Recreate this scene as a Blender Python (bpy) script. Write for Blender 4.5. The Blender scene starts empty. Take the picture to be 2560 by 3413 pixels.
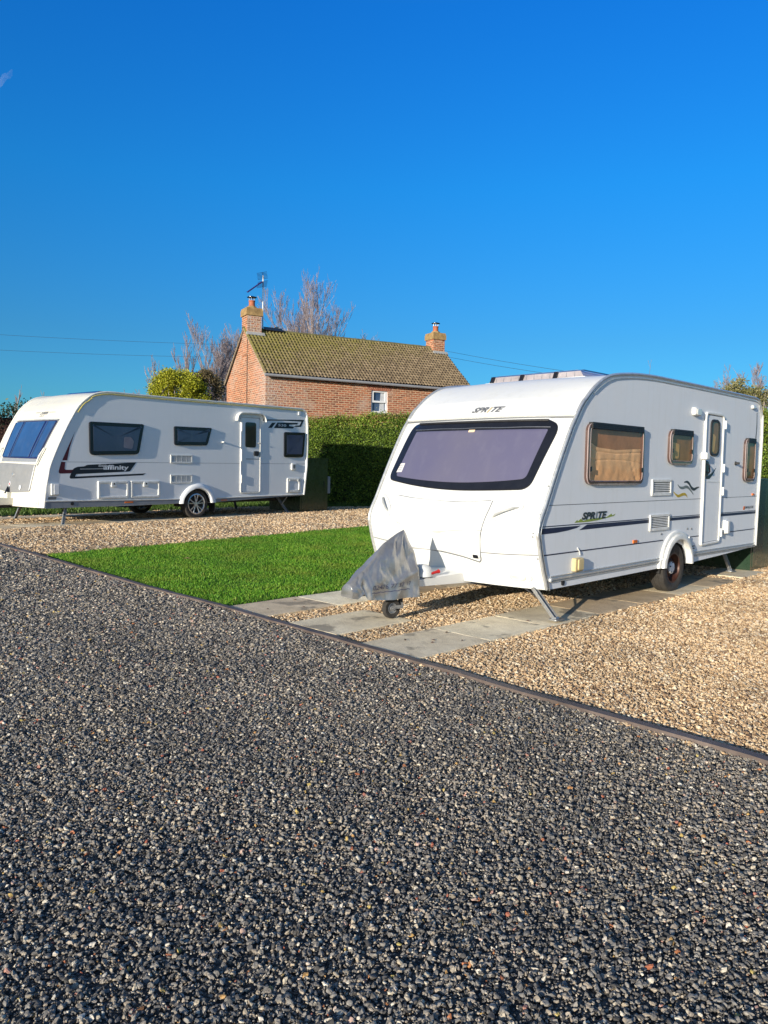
import bpy, bmesh, math, random
import numpy as np
from mathutils import Vector, Matrix, noise as mn
random.seed(7)
sc = bpy.context.scene
COL = sc.collection
R = math.radians
FAST_GRAVEL = 1.0

# ------------------------------------------------------------------ world frame
SUN_AZ, SUN_EL = 33.8, 11.5          # light travels towards this compass heading (from +Y, clockwise)

def smooth(t): t = max(0., min(1., t)); return t*t*(3-2*t)
def T(x, y):                         # gentle rise of the site towards the far left
    return .25*smooth((-.674*x+.738*y-6)/8.5)

# ------------------------------------------------------------------ object helpers
def tag(o, label=None, cat=None, group=None, kind=None):
    if label: o['label'] = label
    if cat: o['category'] = cat
    if group: o['group'] = group
    if kind: o['kind'] = kind
    return o
def empty(name, loc, ax=None, label=None, cat=None, group=None):
    o = bpy.data.objects.new(name, None); COL.objects.link(o)
    o.location = loc
    if ax is not None: o.rotation_euler[2] = math.atan2(ax[1], ax[0])
    o.empty_display_size = .2
    return tag(o, label, cat, group)

class MB:
    def __init__(s): s.v = []; s.f = []; s.m = []; s.mi = 0
    def add(s, vs, fs):
        b = len(s.v); s.v += [tuple(p) for p in vs]
        s.f += [tuple(b+i for i in f) for f in fs]; s.m += [s.mi]*len(fs)
        return s
    def box(s, c, d, rot=None):
        x, y, z = d[0]/2, d[1]/2, d[2]/2
        vs = [Vector((sx*x, sy*y, sz*z)) for sz in (-1, 1) for sx, sy in ((-1,-1),(1,-1),(1,1),(-1,1))]
        if rot is not None: vs = [rot @ p for p in vs]
        vs = [p+Vector(c) for p in vs]
        return s.add(vs, [(3,2,1,0),(4,5,6,7),(0,1,5,4),(1,2,6,5),(2,3,7,6),(3,0,4,7)])
    def tube(s, pts, r, n=8, closed=False, cap=True):
        pts = [Vector(p) for p in pts]; N = len(pts)
        rr = r if isinstance(r, (list, tuple)) else [r]*N
        vs = []; prev = None
        for i, p in enumerate(pts):
            a = pts[(i-1) % N] if (i > 0 or closed) else p
            b = pts[(i+1) % N] if (i < N-1 or closed) else p
            d = (b-a)
            d = d.normalized() if d.length > 1e-9 else Vector((0,0,1))
            up = prev if prev is not None else (Vector((0,0,1)) if abs(d.z) < .9 else Vector((1,0,0)))
            u = (up - d*up.dot(d))
            if u.length < 1e-6: u = d.orthogonal()
            u.normalize(); w = d.cross(u); prev = u
            for k in range(n):
                t = 2*math.pi*k/n
                vs.append(p + (u*math.cos(t)+w*math.sin(t))*rr[i])
        fs = []
        for i in range(N if closed else N-1):
            j = (i+1) % N
            for k in range(n):
                l = (k+1) % n
                fs.append((i*n+k, j*n+k, j*n+l, i*n+l))
        if cap and not closed:
            fs.append(tuple(range(n-1, -1, -1))); fs.append(tuple((N-1)*n+k for k in range(n)))
        return s.add(vs, fs)
    def lathe(s, prof, c, axis='y', n=32, a0=0, a1=2*math.pi):
        full = abs(a1-a0-2*math.pi) < 1e-6
        M = n if full else n+1; vs = []
        for k in range(M):
            t = a0+(a1-a0)*k/n; ct, st = math.cos(t), math.sin(t)
            for (r, h) in prof:
                if axis == 'y': vs.append((c[0]+r*ct, c[1]+h, c[2]+r*st))
                elif axis == 'z': vs.append((c[0]+r*ct, c[1]+r*st, c[2]+h))
                else: vs.append((c[0]+h, c[1]+r*ct, c[2]+r*st))
        m = len(prof); fs = []
        for k in range(n):
            l = (k+1) % M
            for i in range(m-1): fs.append((k*m+i, l*m+i, l*m+i+1, k*m+i+1))
        return s.add(vs, fs)
    def prism(s, loop, h0, h1, fn):
        """closed prism: 2-d loop, fn(a,b,h)->3-d"""
        n = len(loop)
        vs = [fn(a, b, h0) for a, b in loop]+[fn(a, b, h1) for a, b in loop]
        return s.add(vs, [tuple(range(n))[::-1], tuple(range(n, 2*n))]+[(i, (i+1) % n, n+(i+1) % n, n+i) for i in range(n)])
    def patch(s, loop, fn, h0, h1, bev=.004, rings=5, c=None):
        n = len(loop)
        if c is None: c = (sum(a for a, b in loop)/n, sum(b for a, b in loop)/n)
        li = inset(loop, bev) if bev else loop
        vs = [fn(a, b, h0) for a, b in loop]+[fn(a, b, h1-(bev*.8 if bev else 0)) for a, b in loop]
        for k in range(rings):
            t = 1-k/rings
            vs += [fn(c[0]+(a-c[0])*t, c[1]+(b-c[1])*t, h1) for a, b in li]
        vs.append(fn(c[0], c[1], h1))
        fs = []
        for k in range(rings+1):
            for i in range(n): fs.append((k*n+i, k*n+(i+1) % n, (k+1)*n+(i+1) % n, (k+1)*n+i))
        L = (rings+1)*n; e = len(vs)-1
        for i in range(n): fs.append((L+i, L+(i+1) % n, e))
        return s.add(vs, fs)
    def ring(s, loop, d, fn, h0, h1, inner=None, bev=.003):
        n = len(loop); li = inner or inset(loop, d)
        lo2 = inset(loop, bev); li2 = inset(li, -bev)
        vs = [fn(a, b, h0) for a, b in loop]+[fn(a, b, h1-bev) for a, b in loop]+[fn(a, b, h1) for a, b in lo2]
        vs += [fn(a, b, h1) for a, b in li2]+[fn(a, b, h1-bev) for a, b in li]+[fn(a, b, h0) for a, b in li]
        fs = []
        for k in range(5):
            for i in range(n): fs.append((k*n+i, k*n+(i+1) % n, (k+1)*n+(i+1) % n, (k+1)*n+i))
        return s.add(vs, fs)
    def ribbon(s, path, wd, fn, h):
        """thin strip following a 2-d path"""
        vs = []
        n = len(path)
        for i, (a, b) in enumerate(path):
            p0 = path[max(0, i-1)]; p1 = path[min(n-1, i+1)]
            dx, dy = p1[0]-p0[0], p1[1]-p0[1]; L = math.hypot(dx, dy) or 1
            nx, ny = -dy/L*wd/2, dx/L*wd/2
            vs += [fn(a+nx, b+ny, h), fn(a-nx, b-ny, h)]
        return s.add(vs, [(2*i, 2*i+1, 2*i+3, 2*i+2) for i in range(n-1)])
    def build(s, name, mat, parent=None, smooth_=True, recalc=True, auto=35, uv=False, label=None):
        me = bpy.data.meshes.new(name); me.from_pydata(s.v, [], s.f)
        mats = mat if isinstance(mat, (list, tuple)) else [mat]
        for m in mats: me.materials.append(m)
        if len(mats) > 1:
            me.polygons.foreach_set('material_index', s.m)
        if recalc:
            bm = bmesh.new(); bm.from_mesh(me); bmesh.ops.recalc_face_normals(bm, faces=bm.faces)
            bm.to_mesh(me); bm.free()
        if smooth_:
            me.polygons.foreach_set('use_smooth', [True]*len(me.polygons))
            try: me.set_sharp_from_angle(angle=R(auto))
            except Exception: pass
        if uv:
            l = me.uv_layers.new(name='UVMap'); me.update()
            for p in me.polygons:
                nx, ny, nz = p.normal
                for li in p.loop_indices:
                    x, y, z = me.vertices[me.loops[li].vertex_index].co
                    l.data[li].uv = (x, z) if abs(ny) > max(abs(nx), abs(nz)*.0) else ((y, z) if abs(nx) >= abs(nz) else (x, y))
        me.update()
        o = bpy.data.objects.new(name, me); COL.objects.link(o)
        if parent is not None: o.parent = parent
        if label: o['label'] = label
        return o

def npmesh(name, V, F, mat, parent=None, attr=None):
    """fast mesh from numpy arrays, all faces with the same vertex count"""
    me = bpy.data.meshes.new(name); k = F.shape[1]
    me.vertices.add(len(V)); me.vertices.foreach_set('co', V.astype(np.float32).ravel())
    me.loops.add(F.size); me.loops.foreach_set('vertex_index', F.astype(np.int32).ravel())
    me.polygons.add(len(F)); me.polygons.foreach_set('loop_start', np.arange(0, F.size, k, dtype=np.int32))
    me.polygons.foreach_set('loop_total', np.full(len(F), k, dtype=np.int32))
    me.materials.append(mat); me.update(calc_edges=True); me.validate()
    if attr is not None:
        a = me.attributes.new('rnd', 'FLOAT', 'FACE'); a.data.foreach_set('value', attr.astype(np.float32))
    o = bpy.data.objects.new(name, me); COL.objects.link(o)
    if parent is not None: o.parent = parent
    return o

def inset(loop, d):
    n = len(loop); A = sum(loop[i][0]*loop[(i+1) % n][1]-loop[(i+1) % n][0]*loop[i][1] for i in range(n))
    sg = 1 if A > 0 else -1; out = []
    for i in range(n):
        p0, p, p1 = loop[i-1], loop[i], loop[(i+1) % n]
        def nrm(a, b):
            dx, dy = b[0]-a[0], b[1]-a[1]; L = math.hypot(dx, dy) or 1
            return (-dy/L*sg, dx/L*sg)
        n0, n1 = nrm(p0, p), nrm(p, p1)
        mx, my = n0[0]+n1[0], n0[1]+n1[1]; q = mx*mx+my*my
        k = 2/q if q > .5 else 2
        k = min(k, 2.2)
        out.append((p[0]+mx*d*k*.5*1.0*(1 if True else 0), p[1]+my*d*k*.5))
    # k already holds 2/|m|^2, m*(2/|m|^2)... use exact mitre
    out = []
    for i in range(n):
        p0, p, p1 = loop[i-1], loop[i], loop[(i+1) % n]
        n0, n1 = nrm(p0, p), nrm(p, p1)
        mx, my = n0[0]+n1[0], n0[1]+n1[1]; q = mx*mx+my*my
        k = 2/max(q, .8)
        out.append((p[0]+mx*d*k, p[1]+my*d*k))
    return out
def rpoly(pts, r, n=6, dens=.12):
    """polygon with rounded corners, edges resampled"""
    N = len(pts); out = []
    for i in range(N):
        p0, p, p1 = pts[i-1], pts[i], pts[(i+1) % N]
        rad = r[i] if isinstance(r, (list, tuple)) else r
        def toward(a, b, d):
            L = math.hypot(b[0]-a[0], b[1]-a[1]); t = min(.5, d/L) if L else 0
            return (a[0]+(b[0]-a[0])*t, a[1]+(b[1]-a[1])*t)
        a, b = toward(p, p0, rad), toward(p, p1, rad)
        if rad < 1e-6: out.append(p); continue
        for k in range(n+1):
            t = k/n
            out.append(((1-t)**2*a[0]+2*t*(1-t)*p[0]+t*t*b[0], (1-t)**2*a[1]+2*t*(1-t)*p[1]+t*t*b[1]))
    res = []
    M = len(out)
    for i in range(M):
        a, b = out[i], out[(i+1) % M]; L = math.hypot(b[0]-a[0], b[1]-a[1])
        if L < 1e-7: continue
        k = max(1, int(L/dens))
        for j in range(k): res.append((a[0]+(b[0]-a[0])*j/k, a[1]+(b[1]-a[1])*j/k))
    return res
def rrect(a0, b0, a1, b1, r, n=6, dens=.15): return rpoly([(a0, b0), (a1, b0), (a1, b1), (a0, b1)], r, n, dens)
def catmull(pts, k=5):
    out = []; n = len(pts)
    for i in range(n-1):
        p0, p1, p2, p3 = pts[max(0, i-1)], pts[i], pts[i+1], pts[min(n-1, i+2)]
        for j in range(k):
            t = j/k
            out.append(tuple(.5*((2*b)+(-a+c)*t+(2*a-5*b+4*c-d)*t*t+(-a+3*b-3*c+d)*t**3) for a, b, c, d in zip(p0, p1, p2, p3)))
    out.append(tuple(pts[-1])); return out

def text(body, fn, width, a, b, h, mat, parent, name, shear=0., bold=.0, hscale=None, depth=.0015, xs=1.):
    cu = bpy.data.curves.new('t', 'FONT'); cu.body = body; cu.size = 1; cu.shear = shear; cu.offset = bold
    cu.extrude = 0; cu.resolution_u = 3
    o = bpy.data.objects.new('t', cu); COL.objects.link(o)
    dg = bpy.context.evaluated_depsgraph_get()
    me = bpy.data.meshes.new_from_object(o.evaluated_get(dg))
    bpy.data.objects.remove(o); bpy.data.curves.remove(cu)
    xsv = [v.co.x for v in me.vertices]; ysv = [v.co.y for v in me.vertices]
    x0, x1, y0, y1 = min(xsv), max(xsv), min(ysv), max(ysv)
    s = width/(x1-x0); sy = s if hscale is None else hscale/(y1-y0)
    for v in me.vertices:
        v.co = fn(a+(v.co.x-x0)*s, b+(v.co.y-y0)*sy, h)
    me.materials.clear(); me.materials.append(mat); me.update(); me.name = name
    ob = bpy.data.objects.new(name, me); COL.objects.link(ob); ob.parent = parent
    return ob

# ------------------------------------------------------------------ materials
def newmat(name):
    m = bpy.data.materials.new(name); m.use_nodes = True
    nt = m.node_tree; b = nt.nodes['Principled BSDF']
    return m, nt, b
def N(nt, t, **kw):
    n = nt.nodes.new(t)
    for k, v in kw.items():
        if k.startswith('i_'): n.inputs[k[2:]].default_value = v
        else: setattr(n, k, v)
    return n
def L(nt, a, b): nt.links.new(a, b)
def coords(nt, kind='Object', scale=(1, 1, 1)):
    tc = N(nt, 'ShaderNodeTexCoord'); mp = N(nt, 'ShaderNodeMapping'); mp.inputs['Scale'].default_value = scale
    L(nt, tc.outputs[kind], mp.inputs['Vector']); return mp.outputs['Vector']
def ramp(nt, fac, stops, interp='LINEAR'):
    r = N(nt, 'ShaderNodeValToRGB'); r.color_ramp.interpolation = interp
    e = r.color_ramp.elements
    while len(e) < len(stops): e.new(.5)
    for i, (p, c) in enumerate(stops): e[i].position = p; e[i].color = (*c, 1) if len(c) == 3 else c
    L(nt, fac, r.inputs['Fac']); return r.outputs['Color']
def noise_(nt, vec, scale, detail=4, rough=.55):
    n = N(nt, 'ShaderNodeTexNoise'); n.inputs['Scale'].default_value = scale
    n.inputs['Detail'].default_value = detail; n.inputs['Roughness'].default_value = rough
    L(nt, vec, n.inputs['Vector']); return n.outputs['Fac']
def mixc(nt, fac, a, b, mode='MIX'):
    m = N(nt, 'ShaderNodeMix', data_type='RGBA', blend_type=mode)
    for s, v in ((m.inputs[0], fac), (m.inputs[6], a), (m.inputs[7], b)):
        if isinstance(v, (int, float)): s.default_value = v
        elif isinstance(v, (tuple, list)): s.default_value = (*v, 1) if len(v) == 3 else v
        else: L(nt, v, s)
    return m.outputs[2]
def bump(nt, b, fac, strength=.3, dist=.01):
    n = N(nt, 'ShaderNodeBump'); n.inputs['Strength'].default_value = strength; n.inputs['Distance'].default_value = dist
    L(nt, fac, n.inputs['Height']); L(nt, n.outputs['Normal'], b.inputs['Normal'])
def simple(name, col, rough=.5, metal=0., var=.12, vs=6., coat=0., bmp=0., bs=60., spec=.5):
    m, nt, b = newmat(name); v = coords(nt)
    f = noise_(nt, v, vs, 5, .6)
    dark = tuple(c*(1-var) for c in col); lite = tuple(min(1, c*(1+var*.6)) for c in col)
    L(nt, ramp(nt, f, [(.3, dark), (.7, lite)]), b.inputs['Base Color'])
    r = ramp(nt, noise_(nt, v, vs*2.3, 4), [(.3, (rough*.8,)*3), (.7, (min(1, rough*1.2),)*3)])
    L(nt, r, b.inputs['Roughness'])
    b.inputs['Metallic'].default_value = metal; b.inputs['Coat Weight'].default_value = coat
    b.inputs['Coat Roughness'].default_value = .08
    b.inputs['Specular IOR Level'].default_value = spec
    if bmp: bump(nt, b, noise_(nt, v, bs, 3), bmp, .004)
    return m
M = {}
def gelcoat(name, col, streak=.5, rough=.28):
    """white caravan skin with grime: faint streaks and dust near seams"""
    m, nt, b = newmat(name); v = coords(nt)
    sv = coords(nt, 'Object', (7, 7, .7))
    f1 = noise_(nt, v, 2.2, 6, .65); f2 = noise_(nt, sv, 1.6, 6, .6)
    c = mixc(nt, ramp(nt, f1, [(.45, (0, 0, 0)), (.8, (.5*streak,)*3)]), col, tuple(x*y for x, y in zip(col, (.86, .84, .77))))
    c = mixc(nt, ramp(nt, f2, [(.52, (0, 0, 0)), (.85, (.7*streak,)*3)]), c, tuple(x*y for x, y in zip(col, (.74, .72, .64))))
    sp = noise_(nt, v, 38, 3, .7)
    c = mixc(nt, ramp(nt, sp, [(.70, (0, 0, 0)), (.8, (.35*streak,)*3)]), c, (.34, .33, .27))
    L(nt, c, b.inputs['Base Color'])
    L(nt, ramp(nt, f1, [(.3, (rough,)*3), (.75, (rough*1.7,)*3)]), b.inputs['Roughness'])
    bump(nt, b, noise_(nt, v, 1.4, 2), .08, .03)
    return m
M['white'] = gelcoat('white_gelcoat', (.71, .72, .715), .5)
M['ivory'] = gelcoat('ivory_gelcoat', (.72, .70, .61), .4)
M['side'] = gelcoat('white_side_panel', (.81, .83, .85), .4, .42)
M['side2'] = gelcoat('pale_side_panel', (.84, .855, .87), .2, .45)
M['trim'] = simple('white_trim', (.78, .78, .75), .4, var=.15, vs=12)
M['alu'] = simple('awning_rail_metal', (.62, .63, .62), .38, .6, .2, 20)
M['rubber'] = simple('black_rubber', (.018, .018, .02), .55, var=.3, vs=20, bmp=.2)
M['tyre'] = simple('dusty_tyre', (.042, .038, .034), .85, var=.4, vs=14, bmp=.5, bs=90)
M['black'] = simple('black_plastic', (.012, .013, .018), .22, var=.2)
M['dark'] = simple('dark_chassis', (.03, .03, .032), .7, var=.4)
M['galv'] = simple('galvanised_steel', (.42, .43, .44), .42, .75, .25, 22)
M['steel'] = simple('silver_alloy', (.62, .62, .63), .3, .85, .1, 20)
M['decal_navy'] = simple('navy_decal', (.012, .018, .06), .35, var=.2, vs=14)
M['decal_black'] = simple('black_decal', (.014, .015, .022), .35, var=.2, vs=14)
M['decal_red'] = simple('maroon_decal', (.085, .008, .016), .35, var=.2)
M['decal_grey'] = simple('grey_decal', (.17, .20, .20), .4, var=.2)
M['letter_grey'] = simple('grey_lettering', (.14, .145, .16), .35, var=.2)
M['letter_white'] = simple('white_lettering', (.7, .72, .75), .4)
M['letter_dark'] = simple('dark_lettering', (.035, .045, .05), .4)
M['yellow'] = simple('yellow_decal', (.55, .38, .02), .4, var=.25, vs=20)
M['lime'] = simple('lime_decal', (.28, .36, .06), .45, var=.3, vs=14)
M['orange'] = simple('amber_lens', (.75, .17, .02), .2, var=.2, coat=.5)
M['red'] = simple('red_grip', (.5, .02, .02), .35)
M['cream'] = simple('yellowed_plastic', (.68, .54, .28), .45, var=.25, vs=9)
M['lens'] = simple('clear_lens', (.62, .63, .6), .12, var=.1, coat=.6)
M['groove'] = simple('panel_gap', (.10, .11, .12), .7)
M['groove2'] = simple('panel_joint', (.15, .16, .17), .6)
M['groove3'] = simple('soft_seam', (.34, .34, .33), .6)
M['gripgrey'] = simple('grey_grip', (.42, .43, .42), .4)
M['lockergrey'] = simple('grey_locker_panel', (.30, .30, .30), .42, .25, .12, 5)
M['greyplastic'] = simple('grey_plastic_skirt', (.24, .26, .29), .5, var=.1)
M['yellowtrim'] = simple('yellow_roof_trim', (.66, .55, .16), .4, var=.2, vs=8)
M['rustrim'] = simple('rusty_brown_rim', (.06, .022, .014), .5, .3, .4, 16)

def blindpane(name, col, col2, rough=.1, spec=.5):
    m, nt, b = newmat(name); v = coords(nt)
    f = noise_(nt, v, 1.1, 4, .55); f2 = noise_(nt, coords(nt, 'Object', (1, 1, .3)), 9, 4, .6)
    c = mixc(nt, ramp(nt, f, [(.35, (0, 0, 0)), (.7, (1, 1, 1))]), col, col2)
    c = mixc(nt, ramp(nt, f2, [(.5, (0, 0, 0)), (.9, (.07,)*3)]), c, (.5, .5, .5))
    L(nt, c, b.inputs['Base Color']); b.inputs['Roughness'].default_value = .55
    b.inputs['Coat Weight'].default_value = 1.; b.inputs['Coat Roughness'].default_value = rough
    b.inputs['Specular IOR Level'].default_value = .3
    bump(nt, b, noise_(nt, v, 2.5, 2), .1, .02)
    return m
M['lilac'] = blindpane('lilac_blind_behind_acrylic', (.105, .10, .17), (.122, .115, .17), .12)
M['bluepane'] = blindpane('blue_tinted_acrylic', (.010, .055, .17), (.015, .085, .25), .05)
M['bluedark'] = blindpane('deep_blue_acrylic', (.006, .014, .09), (.01, .024, .13), .05)
M['indigo'] = blindpane('indigo_tinted_pane', (.035, .05, .11), (.05, .065, .14), .05)
M['darkpane'] = blindpane('dark_tinted_pane', (.006, .005, .007), (.012, .011, .013), .04)

def tinted(name, col):
    m = bpy.data.materials.new(name); m.use_nodes = True; nt = m.node_tree; nt.nodes.clear()
    out = N(nt, 'ShaderNodeOutputMaterial'); tr = N(nt, 'ShaderNodeBsdfTransparent'); tr.inputs['Color'].default_value = (*col, 1)
    gl = N(nt, 'ShaderNodeBsdfGlossy'); gl.inputs['Roughness'].default_value = .05
    v = coords(nt); bp = N(nt, 'ShaderNodeBump'); bp.inputs['Strength'].default_value = .15; bp.inputs['Distance'].default_value = .02
    L(nt, noise_(nt, v, 3, 2), bp.inputs['Height']); L(nt, bp.outputs['Normal'], gl.inputs['Normal'])
    fr = N(nt, 'ShaderNodeFresnel'); fr.inputs['IOR'].default_value = 1.45
    mx = N(nt, 'ShaderNodeMixShader'); ge = N(nt, 'ShaderNodeNewGeometry'); iv = N(nt, 'ShaderNodeMath', operation='SUBTRACT'); iv.inputs[0].default_value = 1; L(nt, ge.outputs['Backfacing'], iv.inputs[1])
    ml = N(nt, 'ShaderNodeMath', operation='MULTIPLY'); L(nt, fr.outputs[0], ml.inputs[0]); L(nt, iv.outputs[0], ml.inputs[1]); L(nt, ml.outputs[0], mx.inputs[0]); L(nt, tr.outputs[0], mx.inputs[1]); L(nt, gl.outputs[0], mx.inputs[2])
    L(nt, mx.outputs[0], out.inputs['Surface']); return m
M['brownglass'] = tinted('brown_acrylic', (.97, .84, .72))
M['oliveglass'] = tinted('olive_acrylic', (.80, .70, .48))
M['clear'] = tinted('clear_acrylic', (.88, .82, .82))
M['seat'] = simple('tan_seat_fabric', (.92, .66, .42), .8, var=.2, vs=7, bmp=.5, bs=16)
M['shadecloth'] = simple('brown_interior', (.42, .23, .12), .8, var=.3, vs=5)
M['frame_brown'] = simple('tinted_window_rim', (.10, .055, .045), .15, var=.3, coat=.7)
M['framelight'] = simple('pale_pink_window_edge', (.42, .34, .33), .2, var=.2, coat=.5)

def fabric_silver():
    m, nt, b = newmat('silver_coated_fabric'); v = coords(nt)
    f = noise_(nt, v, 9, 5, .6)
    c = ramp(nt, f, [(.3, (.31, .305, .30)), (.7, (.43, .42, .405))])
    c = mixc(nt, ramp(nt, noise_(nt, v, 26, 4, .7), [(.6, (0, 0, 0)), (.8, (.4,)*3)]), c, (.26, .22, .17))
    L(nt, c, b.inputs['Base Color']); b.inputs['Metallic'].default_value = .6; b.inputs['Roughness'].default_value = .30
    bump(nt, b, noise_(nt, v, 13, 4, .55), .30, .015)
    return m
M['silver'] = fabric_silver()

def stone_mat(name, stops, rough=.85, spots=None, tint=None):
    m, nt, b = newmat(name); oi = N(nt, 'ShaderNodeObjectInfo')
    c = ramp(nt, oi.outputs['Random'], stops)
    vm = N(nt, 'ShaderNodeVectorMath', operation='ADD'); tc = N(nt, 'ShaderNodeTexCoord')
    L(nt, tc.outputs['Object'], vm.inputs[0]); L(nt, oi.outputs['Location'], vm.inputs[1])
    f = noise_(nt, vm.outputs[0], 2.2, 4, .7)
    c = mixc(nt, 1., c, ramp(nt, f, [(.3, (.62, .62, .62)), (.7, (1.25, 1.25, 1.25))]), 'MULTIPLY')
    big = noise_(nt, oi.outputs['Location'], .8, 5, .65)
    c = mixc(nt, 1., c, ramp(nt, big, [(.3, (.66, .66, .68)), (.7, (1.28, 1.22, 1.15))]), 'MULTIPLY')
    L(nt, c, b.inputs['Base Color']); b.inputs['Roughness'].default_value = rough
    return m
M['darkstone'] = stone_mat('dark_slate_chippings', [
    (.0, (.050, .048, .045)), (.18, (.105, .100, .094)), (.42, (.195, .187, .172)), (.62, (.30, .285, .258)), (.76, (.36, .31, .25)),
    (.85, (.42, .36, .27)), (.92, (.56, .50, .39)), (.968, (.74, .70, .60)), (.985, (.42, .11, .06)), (1., (.55, .45, .14))], .6)
M['tanstone'] = stone_mat('golden_flint_gravel', [
    (.0, (.17, .105, .06)), (.2, (.38, .25, .14)), (.45, (.60, .43, .245)), (.7, (.70, .53, .33)), (.9, (.77, .64, .45)), (1., (.74, .66, .52))], .62)
def ground_mat(name, stops, scale, b1=.6, fine=120, dist=.02):
    m, nt, b = newmat(name); v = coords(nt)
    vo = N(nt, 'ShaderNodeTexVoronoi'); vo.inputs['Scale'].default_value = scale; L(nt, v, vo.inputs['Vector'])
    sp = N(nt, 'ShaderNodeSeparateColor'); L(nt, vo.outputs['Color'], sp.inputs[0])
    c = ramp(nt, sp.outputs[0], stops)
    c = mixc(nt, 1., c, ramp(nt, noise_(nt, v, .6, 4), [(.3, (.75,)*3), (.7, (1.15,)*3)]), 'MULTIPLY')
    L(nt, c, b.inputs['Base Color']); b.inputs['Roughness'].default_value = .9
    mm = N(nt, 'ShaderNodeMath', operation='SUBTRACT'); mm.inputs[0].default_value = 1; L(nt, vo.outputs['Distance'], mm.inputs[1])
    bump(nt, b, mm.outputs[0], b1, dist); return m
M['road'] = ground_mat('dark_chipping_bed', [(0, (.02, .019, .017)), (.5, (.075, .07, .062)), (.9, (.17, .155, .135)), (1, (.32, .27, .2))], 75, 1., dist=.012)
M['tanbed'] = ground_mat('golden_gravel_bed', [(0, (.09, .055, .03)), (.5, (.30, .20, .11)), (1, (.5, .37, .22))], 50, 1., dist=.015)
M['lawnbed'] = simple('lawn_soil', (.06, .13, .015), .95, var=.5, vs=5, bmp=1., bs=40)
M['field'] = simple('rough_grass_ground', (.05, .075, .02), .95, var=.6, vs=3, bmp=1., bs=20)

def slabmat():
    m, nt, b = newmat('concrete_slab'); v = coords(nt); oi = N(nt, 'ShaderNodeObjectInfo')
    vm = N(nt, 'ShaderNodeVectorMath', operation='ADD'); L(nt, v, vm.inputs[0]); L(nt, oi.outputs['Location'], vm.inputs[1]); v = vm.outputs[0]
    base = ramp(nt, oi.outputs['Random'], [(0, (.60, .45, .28)), (.35, (.84, .70, .48)), (.7, (.92, .82, .61)), (1, (.68, .52, .34))])
    c = mixc(nt, 1., base, ramp(nt, noise_(nt, v, 3.5, 8, .7), [(.3, (.78, .75, .70)), (.65, (1.12, 1.12, 1.1))]), 'MULTIPLY')
    c = mixc(nt, ramp(nt, noise_(nt, v, 1.7, 5, .6), [(.57, (0, 0, 0)), (.62, (.7,)*3)]), c, (.22, .18, .13))
    c = mixc(nt, ramp(nt, noise_(nt, v, 70, 3, .7), [(.66, (0, 0, 0)), (.74, (.6,)*3)]), c, (.12, .10, .07))
    L(nt, c, b.inputs['Base Color']); b.inputs['Roughness'].default_value = .85
    bump(nt, b, noise_(nt, v, 30, 8, .75), .7, .008); return m
M['slab'] = slabmat()
def woodmat():
    m, nt, b = newmat('brown_plastic_edging'); v = coords(nt)
    c = ramp(nt, noise_(nt, v, 3, 6, .7), [(.3, (.07, .052, .045)), (.6, (.15, .115, .10)), (.8, (.26, .21, .19))])
    L(nt, c, b.inputs['Base Color']); b.inputs['Roughness'].default_value = .6; bump(nt, b, noise_(nt, v, 30, 4), .3, .005); return m
M['kerb'] = woodmat()

def leafmat(name, stops, trans=.25, rough=.55, patch=None):
    m, nt, b = newmat(name); at = N(nt, 'ShaderNodeAttribute', attribute_name='rnd')
    c = ramp(nt, at.outputs['Fac'], stops)
    v = coords(nt)
    c = mixc(nt, 1., c, ramp(nt, noise_(nt, v, 1.1, 4, .6), [(.3, (.7, .72, .7)), (.7, (1.2, 1.15, 1.05))]), 'MULTIPLY')
    if patch: c = mixc(nt, ramp(nt, noise_(nt, v, 1.7, 5, .65), [(.48, (0, 0, 0)), (.72, (.75,)*3)]), c, patch)
    L(nt, c, b.inputs['Base Color']); b.inputs['Roughness'].default_value = rough
    b.inputs['Specular IOR Level'].default_value = .3
    tl = N(nt, 'ShaderNodeBsdfTranslucent'); L(nt, c, tl.inputs['Color'])
    mx = N(nt, 'ShaderNodeMixShader'); mx.inputs[0].default_value = trans
    out = nt.nodes['Material Output']; L(nt, b.outputs[0], mx.inputs[1]); L(nt, tl.outputs[0], mx.inputs[2]); L(nt, mx.outputs[0], out.inputs['Surface'])
    return m
M['grass'] = leafmat('lawn_grass', [(0, (.035, .12, .012)), (.4, (.115, .31, .025)), (.75, (.19, .43, .04)), (.95, (.36, .52, .07)), (1, (.55, .48, .18))], .35, patch=(.27, .34, .05))
M['weed'] = leafmat('rough_grass', [(0, (.03, .07, .01)), (.5, (.08, .16, .03)), (1, (.16, .24, .05))], .3)
M['privet'] = leafmat('privet_leaves', [(0, (.03, .07, .010)), (.4, (.11, .19, .025)), (.8, (.23, .34, .045)), (.95, (.36, .42, .08)), (1, (.42, .30, .12))], .2)
M['dryleaf'] = leafmat('dry_hedge_top', [(0, (.12, .10, .03)), (.5, (.26, .20, .08)), (1, (.42, .30, .15))], .2)
M['conifer'] = leafmat('golden_conifer', [(0, (.10, .13, .01)), (.5, (.34, .38, .03)), (1, (.62, .58, .06))], .2)
M['brownbush'] = leafmat('brown_leafless_bush', [(0, (.07, .055, .03)), (.5, (.16, .13, .07)), (1, (.28, .23, .13))], .15)
M['oliveleaf'] = leafmat('olive_bush', [(0, (.08, .09, .03)), (.5, (.20, .20, .08)), (1, (.38, .34, .18))], .15)
M['ivy'] = leafmat('dark_ivy', [(0, (.015, .03, .012)), (.6, (.04, .07, .025)), (1, (.16, .20, .12))], .1)
M['bark'] = simple('pale_bark', (.42, .36, .33), .9, var=.35, vs=5)
M['twig'] = simple('purple_brown_twigs', (.36, .30, .31), .9, var=.3, vs=3)
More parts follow.
